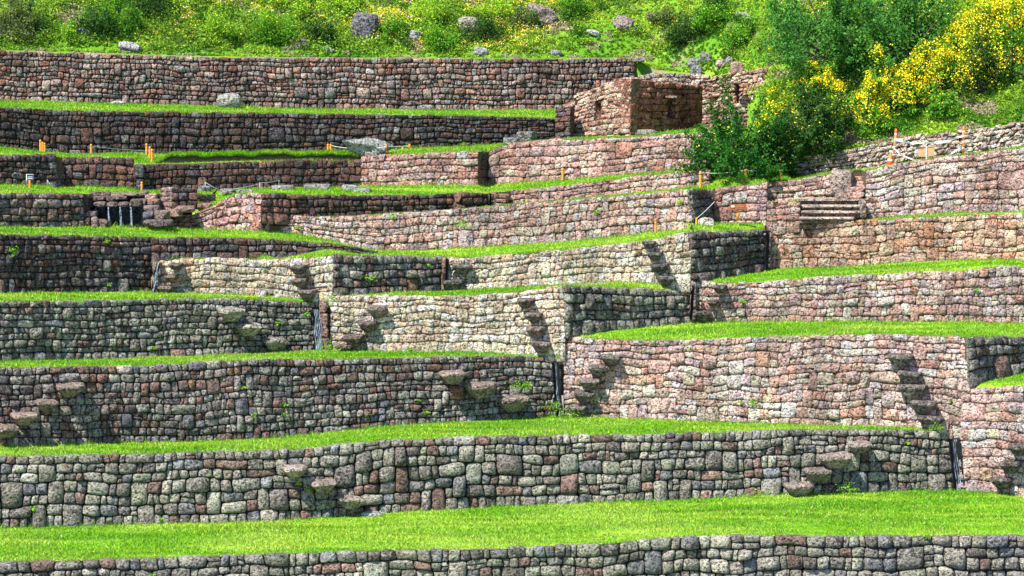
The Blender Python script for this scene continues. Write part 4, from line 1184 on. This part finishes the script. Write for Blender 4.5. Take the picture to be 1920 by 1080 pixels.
for k, (u, v, w, h, Y, c, lb) in enumerate([
        (957, 266, 30, 16, 118.9, (120, 120, 116), 'smaller squared grey block below the very dark wall'),
        (988, 259, 38, 25, 119.5, (112, 110, 104), 'larger squared grey block left of the ruined house'),
        (1214, 249, 40, 12, 119.4, (130, 122, 108), 'long low block at the foot of the ruined house'),
        (697, 289, 24, 13, 117.7, (140, 134, 126), 'small block under the right end of the huge fallen boulder'),
        (384, 355, 24, 13, 114.3, (128, 134, 138), 'grey cut block right of the square brown masonry'),
        (428, 358, 26, 9, 113.8, (150, 148, 144), 'flat slab pair left one, below the dark brown wall'),
        (460, 361, 30, 11, 113.4, (146, 146, 144), 'long flat slab above the sloping pink rubble wall'),
        (530, 352, 42, 9, 115.1, (150, 146, 142), 'thin slab beside the wire posts on the upper terrace'),
        (595, 351, 48, 12, 115.7, (140, 138, 134), 'longest slab on the upper terrace left of the pink wall'),
        (655, 352, 28, 12, 115.5, (168, 172, 172), 'pale grey block on the grass before the pink wall corner'),
        (680, 357, 30, 9, 114.8, (160, 166, 160), 'low pale block nearest to the low brown wall'),
        (1304, 333, 14, 8, 112.6, (170, 180, 190), 'small bluish block on the grass beside the orange posts'),
        (1200, 112, 20, 9, 126.9, (140, 128, 122), 'capstone at the right end of the topmost wall'),
        (1382, 126, 24, 20, 122.6, (176, 138, 124), 'reddish upright block standing on the ruined wall')]):
    rock('cut_block', P(u, v, Y), (w * Y / F, .5, h * Y / F), c, 520 + k, lb, 'stone block', GL, block=8, cuts=5, rough=.02, rz=.1 * ((k * 7) % 5 - 2))
for k, (u, v, w, h, c, lb) in enumerate([
        (683, 70, 50, 56, (104, 104, 112), 'big dark slab boulder standing in the slope above the long wall'),
        (780, 74, 26, 20, (170, 172, 178), 'small round boulder right of the big dark slab boulder'),
        (880, 62, 46, 32, (178, 162, 150), 'pale crumbly boulder with rusty lichen in the flowers'),
        (1010, 40, 70, 32, (160, 148, 138), 'long tilted boulder near the top in the middle'),
        (1170, 54, 42, 24, (160, 142, 132), 'rounded brownish boulder on the open grass'),
        (1113, 66, 28, 9, (196, 196, 190), 'flat white stone on the open grass'),
        (900, 104, 34, 16, (160, 162, 164), 'pointed grey stone just above the topmost wall'),
        (1043, 104, 22, 11, (156, 158, 166), 'small bluish stone just above the topmost wall'),
        (243, 96, 46, 18, (176, 176, 174), 'flat pale rock shelf near the top left'),
        (157, 66, 24, 14, (150, 152, 160), 'grey stone between the left bushes'),
        (334, 81, 18, 9, (84, 76, 84), 'dark lone stone on the grass near the top left'),
        (12, 72, 40, 26, (110, 84, 72), 'brown rock face in the shaded bank at the left edge'),
        (572, 86, 16, 14, (150, 150, 156), 'grey stone half hidden left of the dark slab boulder'),
        (615, 98, 26, 10, (150, 150, 152), 'flat grey stone below the dark slab boulder'),
        (948, 92, 12, 7, (190, 190, 184), 'tiny white stone above the topmost wall'),
        (1185, 62, 18, 12, (140, 138, 150), 'bluish stone below the rounded brownish boulder'),
        (1220, 38, 20, 14, (170, 140, 132), 'reddish stone right of the rounded brownish boulder'),
        (1395, 42, 52, 20, (190, 176, 166), 'pale rock outcrop high above the ruined wall'),
        (1300, 125, 22, 16, (150, 150, 150), 'leftmost grey rock of the heap behind the house'),
        (1322, 118, 24, 20, (150, 148, 150), 'upper grey rock of the heap behind the house'),
        (1352, 128, 20, 18, (160, 136, 128), 'pinkish rock right of the grey heap behind the house'),
        (1368, 122, 16, 16, (140, 136, 134), 'narrow grey rock beside the reddish upright block'),
        (1305, 142, 28, 18, (120, 124, 134), 'dark bluish rock lowest in the heap behind the house')]):
    b = hill_at(u, v); px = b[1] / F
    rock('boulder', b + np.array([0, 0, h * px * .35]), (w * px, w * px * .7, h * px * 1.15), c, 560 + k, lb, 'boulder', GB, block=2.8, cuts=16, rough=.06, tilt=.1 * ((k * 5) % 5 - 2), lichen=.5)

# ------------------------------------------------------------------ orange posts, ropes, signs, barrier
def post(u, vt, vb, Y, label, wpx=5.5, mat=None, lean=0, group='orange marker posts'):
    px = Y / F; b = P(u, vb, Y); h = (vb - vt) * px; r = wpx * px / 2
    e = empty('marker_post', b, label, 'post', group)
    mb = MB(); t = np.array([-.1, .0, .9, .97, 1.0]); 
    mb.tube(np.stack([b[0] + lean * px * t, b[1] + 0 * t, b[2] + h * t], 1), r * np.array([1, 1, 1, .85, .5]), 12)
    mb.build('shaft', mat or ORANGE, e, True)
    mb = MB(); mb.tube(np.stack([b[0] + lean * px * np.array([.8, .84]), b[1] + np.zeros(2), b[2] + h * np.array([.8, .84])], 1), r * 1.08, 12); mb.build('band', BARK, e, True)
    return e


plist = [(76, 262, 286, 115.2, 'tallest orange post of the three at the upper left'), (80, 266, 285, 115.8, 'middle orange post of the three at the upper left'), (84, 268, 284, 116.2, 'right orange post of the three at the upper left'),
         (171, 270, 290, 116.6, 'lone thin orange post against the very dark wall'), (275, 269, 290, 116.4, 'left orange post of the cluster beside the mossy bank'),
         (281, 275, 296, 115.6, 'second orange post of the cluster beside the mossy bank'), (285, 279, 303, 115, 'right orange post of the cluster, lowest on the bank'),
         (615, 270, 286, 118.2, 'left of two short orange posts left of the huge boulder'), (620, 270, 286, 118.6, 'right of two short orange posts left of the huge boulder'),
         (724, 271, 285, 117.7, 'short orange post at the right end of the huge boulder'), (768, 270, 277, 118.8, 'tiny orange post right of the huge boulder'), (755, 276, 281, 118.2, 'stub of an orange post right of the huge boulder'),
         (56, 328, 353, 110.5, 'orange post carrying the small dark sign'), (266, 341, 356, 113.2, 'short orange post in front of the tall dark corner block'),
         (1055, 315, 337, 116.2, 'orange post standing alone before the pink wall of large stones'), (988, 373, 378, 114.2, 'tiny orange stub on the low pink wall'),
         (1229, 415, 438, 109.3, 'orange post at the foot of the long pale pink wall'), (1306, 408, 424, 108.9, 'short orange post left of the whitish stone'),
         (1313, 321, 352, 111.2, 'left orange post of the row below the dark leafy bush'), (1390, 320, 348, 111.5, 'second orange post of the row below the dark leafy bush'),
         (1398, 317, 346, 111.8, 'third orange post of the row, paired closely with the second'), (1463, 312, 337, 112.2, 'right orange post of the row near the rubble wall')]
pe_ = [post(u, a, b, Y, lb, wpx=5.2 if b - a > 26 else 4.0) for (u, a, b, Y, lb) in plist]


def line(name, a, b, sag, r, mat, label, cat='rope', group='ropes between the posts'):
    t = np.linspace(0, 1, 14)[:, None]
    p = a + (b - a) * t; p[:, 2] -= sag * 4 * (t * (1 - t))[:, 0]
    mb = MB(); mb.tube(p, r, 5)
    return tag(mb.build(name, mat, None, True), label, cat, group)


line('rope', P(1314, 324, 111.2), P(1396, 319, 111.8), .06, .012, ROPE, 'thin rope from the left orange post to the pair below the dark leafy bush')
line('rope', P(1399, 320, 111.8), P(1462, 315, 112.2), .05, .012, ROPE, 'thin rope from the close pair to the right orange post')
line('rope', P(620, 273, 118.6), P(724, 275, 117.3), .1, .012, ROPE, 'thin rope passing in front of the huge fallen boulder')
line('rope', P(725, 274, 117.7), P(768, 273, 118.8), .03, .012, ROPE, 'short rope right of the huge fallen boulder')
line('rope', P(285, 283, 115), P(171, 274, 116.6), .03, .005, WIRE, 'thin rope in front of the very dark wall at the left')
wf = empty('wire_fence', P(385, 356, 114.6), 'thin bluish wire fence on metal stakes before the dark brown wall', 'wire fence')
for (u, a, b, Y) in [(385, 341, 360, 114.4), (487, 342, 361, 114.6), (523, 338, 356, 115.4), (89, 337, 352, 111.8), (50, 330, 350, 110.6)]:
    mb = MB(); mb.tube([P(u, b, Y), P(u, a, Y)], .02, 6); mb.build('stake', WIRE, wf, True)
for (p, q) in [((385, 342, 114.4), (415, 358, 114.4)), ((415, 358, 114.4), (487, 345, 114.6)), ((487, 343, 114.6), (523, 339, 115.4)), ((89, 338, 111.8), (100, 352, 111.8))]:
    mb = MB(); mb.tube([P(*p), P((p[0] + q[0]) / 2, (p[1] + q[1]) / 2 + 1, (p[2] + q[2]) / 2), P(*q)], .012, 5); mb.build('wire', WIRE, wf, True)
line('rope', P(1306, 410, 108.9), P(1340, 378, 110.5), .02, .012, ROPE, 'thin cord running up into the dark gap by the sign')

# small dark sign on the orange post, left edge
Y = 110.3; px = Y / F
sg = empty('small_sign', P(56, 331, Y), 'small dark blue sign board with white writing at the left edge', 'sign', 'sign boards')
mb = MB(); mb.box(P(56, 332, Y), (14 * px, .03, 11 * px)); mb.build('board', WHITE, sg)
mb = MB(); mb.box(P(56.6, 332.1, Y - .022), (12.4 * px, .012, 10 * px)); mb.build('panel', NAVY, sg)
mb = MB()
for j in range(5): mb.box(P(53.2 + j * 1.7, 331.8, Y - .035), (.022, .008, .026))
mb.box(P(56.5, 334.6, Y - .035), (9.5 * px, .008, .016))
mb.build('lettering', WHITE, sg)
# red brown wooden sign
Y = 109.6; px = Y / F
sg = empty('wooden_sign', P(1383, 412, Y), 'red brown wooden sign on a single post on the grass platform', 'sign', 'sign boards')
mb = MB(); mb.tube([P(1383, 414, Y), P(1383, 392, Y)], .055, 10); mb.build('post', ORANGE, sg, True)
mb = MB(); mb.box(P(1384, 388.5, Y - .08), (31 * px, .05, 11 * px), jit=.004); mb.build('board', BOARD, sg)
mb = MB(); mb.box(P(1374, 387, Y - .12), (6 * px, .02, 3.4 * px)); mb.build('emblem', WHITE, sg)
mb = MB()
for k in range(2):
    for j in range(6): mb.box(P(1380.5 + j * 2.6, 386.8 + k * 3.4, Y - .118), (.036, .015, .022))
mb.build('lettering', PLY, sg)
# cone and tape barrier
Yb = 111.2; px = Yb / F
bp_ = []
for (u, vt, vb, lb) in [(1674, 247, 306, 'orange barrier post standing on the cone, left side of the tape'), (1806, 243, 291, 'orange and white barrier post at the right end of the tape')]:
    e = empty('barrier_post', P(u, vb, Yb), lb, 'barrier post', 'posts of the tape barrier')
    h = (vb - vt) * px; b = P(u, vb, Yb); ln = (5 if u < 1700 else 0) * px
    mb = MB(); mb.tube([b, b + np.array([ln, 0, h])], .042, 12); mb.build('shaft', ORANGE_RED, e, True)
    for f in (.25, .5, .72, .9):
        c = b + np.array([ln * f, 0, h * f]); mb = MB(); mb.tube([c, c + np.array([.0, 0, .05])], .046, 12); mb.build('white_band', WHITE, e, True)
    mb = MB(); c = b + np.array([ln, 0, h]); mb.tube([c, c + np.array([0, 0, .03]), c + np.array([0, 0, .12])], [.05, .055, .02], 10); mb.build('cap', ORANGE_RED, e, True)
cn = empty('traffic_cone', P(1668, 309, Yb - .05), 'orange traffic cone base under the left barrier post', 'traffic cone')
b = P(1668, 309, Yb - .05)
mb = MB(); mb.tube([b + np.array([0, 0, .03]), b + np.array([.02, 0, .2]), b + np.array([.03, 0, .42])], [.12, .08, .05], 14); mb.build('cone_body', ORANGE_RED, cn, True)
mb = MB(); mb.tube([b + np.array([.012, 0, .14]), b + np.array([.018, 0, .22])], [.105, .09], 14); mb.build('white_band', WHITE, cn, True)
mb = MB(); mb.box(b, (.30, .30, .05)); mb.build('cone_base', ORANGE_RED, cn)


def tape(plist_, wdt, label):
    p = np.concatenate([P(u, v, Y)[None] for u, v, Y in plist_])
    t = np.linspace(0, len(p) - 1, 40)
    q = np.stack([cubic(np.arange(len(p)), p[:, i], t) for i in range(3)], 1)
    mb = MB(); tw = .5 + .5 * np.sin(t * 3.0)
    up = np.stack([0 * t, .05 * np.sin(t * 5), wdt * (.45 + .55 * tw)], 1) / 2
    v = np.concatenate([q - up, q + up]); n = len(t); i = np.arange(n - 1)
    mb.add(v, q=np.stack([i, i + 1, i + 1 + n, i + n], 1))
    return tag(mb.build('barrier_tape', WHITE, None, True), label, 'barrier tape', 'tapes of the barrier')


tape([(1678, 260, Yb - .08), (1700, 267, Yb), (1735, 268, Yb), (1775, 265, Yb), (1806, 255, Yb - .08)], .08, 'upper white barrier tape, nearly straight between the two posts')
tape([(1676, 278, Yb - .08), (1690, 290, Yb), (1712, 299, Yb), (1735, 303, Yb), (1765, 298, Yb), (1785, 287, Yb), (1806, 274, Yb - .08)], .08, 'lower white barrier tape, hanging in a deep loop')
pb_ = empty('board_sign', P(1737, 302, Yb + .1), 'blank plywood board on a stick inside the tape loop', 'board', 'sign boards')
mb = MB(); mb.box(P(1729.5, 284.5, Yb + .1), (15 * px, .03, 19 * px), jit=.006); mb.box(P(1744.5, 283.5, Yb + .1), (14.5 * px, .03, 19 * px), jit=.006); mb.build('board', PLY, pb_)
mb = MB(); mb.box(P(1737, 289, Yb + .07), (.05, .03, 30 * px)); mb.build('stick', ROPE, pb_)

# ------------------------------------------------------------------ mossy bank and weeds on walls
def weeds():
    rr = np.random.RandomState(91)
    vs, cs, n = [], [], 0
    spots = []
    for W, k, low in ((W2, 20, .5), (W3, 24, .5), (W4, 14, .5), (P3, 10, .4), (P4, 14, .3), (R5, 4, .5), (W5, 12, .6), (P6, 12, .6), (W9, 8, .6), (P5b, 8, .5), (W1, 16, .7), (P4c, 8, .4)):
        for _ in range(k // 3):
            s = rr.uniform(.2, W.L - .2); t = (rr.rand() ** 2.0 if rr.rand() < .6 else rr.rand()) * float(W.Hs(s)) * low * 1.6
            spots.append((W.at(s, t, .05), rr.uniform(.03, .08)))
    for c, sz in ((P(696, 520, 106.6), .12), (P(866, 421, 110.7), .14), (P(974, 723, 102.9), .16), (P(988, 722, 103), .12), (P(1038, 757, 103.3), .15), (P(1050, 776, 103.3), .28), (P(1075, 778, 103.3), .2), (P(1590, 916, 98.9), .2), (P(1425, 926, 98.4), .2),
                  (P(612, 650, 105.2), .2), (P(620, 560, 105.4), .2), (P(1755, 800, 99.9), .15), (P(26, 468, 103), .12)):
        spots.append((c + np.array([0, -.12, 0]), sz))
    for c, sz in spots:
        k = int(30 + sz * 400)
        p = c + rr.normal(size=(k, 3)) * np.array([sz, .04, sz * .6]) + np.array([0, -.04, 0])
        tn = rr.rand(k, 1)
        cl = np.array([.10, .30, .015]) * (1 - tn) + np.array([.30, .52, .03]) * tn
        v, cc = leaves(p, .035, cl, rr, elong=2)
        vs.append(v); cs.append(cc); n += k
    o = make_mesh('wall_weeds', np.concatenate(vs), quads(n), LEAF, None, np.concatenate(cs), False)
    tag(o, 'small weeds sprouting from the joints of the terrace walls', 'weeds', None, 'stuff')


weeds()

# mossy bank in front of the dark wall (a low ridge of turf with a foot of dark soil)
def bank():
    u = np.linspace(292, 672, 160)
    f = P(u, cubic([292, 400, 520, 672], [301, 300, 297, 297], u), cubic([292, 672], [114.8, 117.6], u))
    rr = np.random.RandomState(5)
    prof = [(0, -.1), (.06, .12), (.03, .17), (.4, .22), (1.0, .17), (1.8, 0.02)]
    V = []
    for dy, dz in prof:
        q = f.copy(); q[:, 1] += dy; q[:, 2] += dz + noise(q, 2.0, 5) * .03 * (dz > 0)
        q[:, 2] -= np.interp(u, [292, 320, 650, 672], [.2, 0, 0, .15]) * (dz > -.05)
        q[:, 2] += (dz > 0) * .05 * np.sin(u * .11) * np.sin(u * .037); V.append(q)
    V = np.stack(V, 1); i = np.arange(160 * 6).reshape(160, 6)
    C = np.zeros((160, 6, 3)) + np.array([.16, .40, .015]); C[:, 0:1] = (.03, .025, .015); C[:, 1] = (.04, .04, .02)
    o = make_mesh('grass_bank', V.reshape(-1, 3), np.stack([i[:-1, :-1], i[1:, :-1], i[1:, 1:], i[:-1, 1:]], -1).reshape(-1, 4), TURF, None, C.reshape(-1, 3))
    m = 9000; a = rr.randint(0, 159, m); b = rr.randint(1, 5, m); t1 = rr.rand(m, 1); t2 = rr.rand(m, 1)
    p = V[a, b] * (1 - t1) * (1 - t2) + V[a + 1, b] * t1 * (1 - t2) + (V[a, b + 1] * (1 - t1) + V[a + 1, b + 1] * t1) * t2
    th = rr.rand(m) * 6.28; dx = np.stack([np.cos(th), np.sin(th), 0 * th], 1) * .014
    tip = np.stack([rr.normal(size=m) * .4, rr.normal(size=m) * .4 - .3, np.ones(m)], 1) * rr.uniform(.05, .15, (m, 1))
    BV.append(np.stack([p - dx, p + dx, p + tip], 1).reshape(-1, 3)); BC.append(np.repeat(turf_color(p, .1) * np.exp(rr.normal(size=(m, 1)) * .45), 3, 0))
    tag(o, 'low mossy turf bank with a dark foot on the upper ledge', None, None, 'structure')


bank()

# all mown grass blades
bv = np.concatenate(BV); bc = np.concatenate(BC)
print('blades', len(bv) // 3)
tag(make_mesh('grass', bv, np.arange(len(bv)).reshape(-1, 3), GRASS, None, bc, False), 'short bright green grass on all the terraces', 'grass', None, 'stuff')
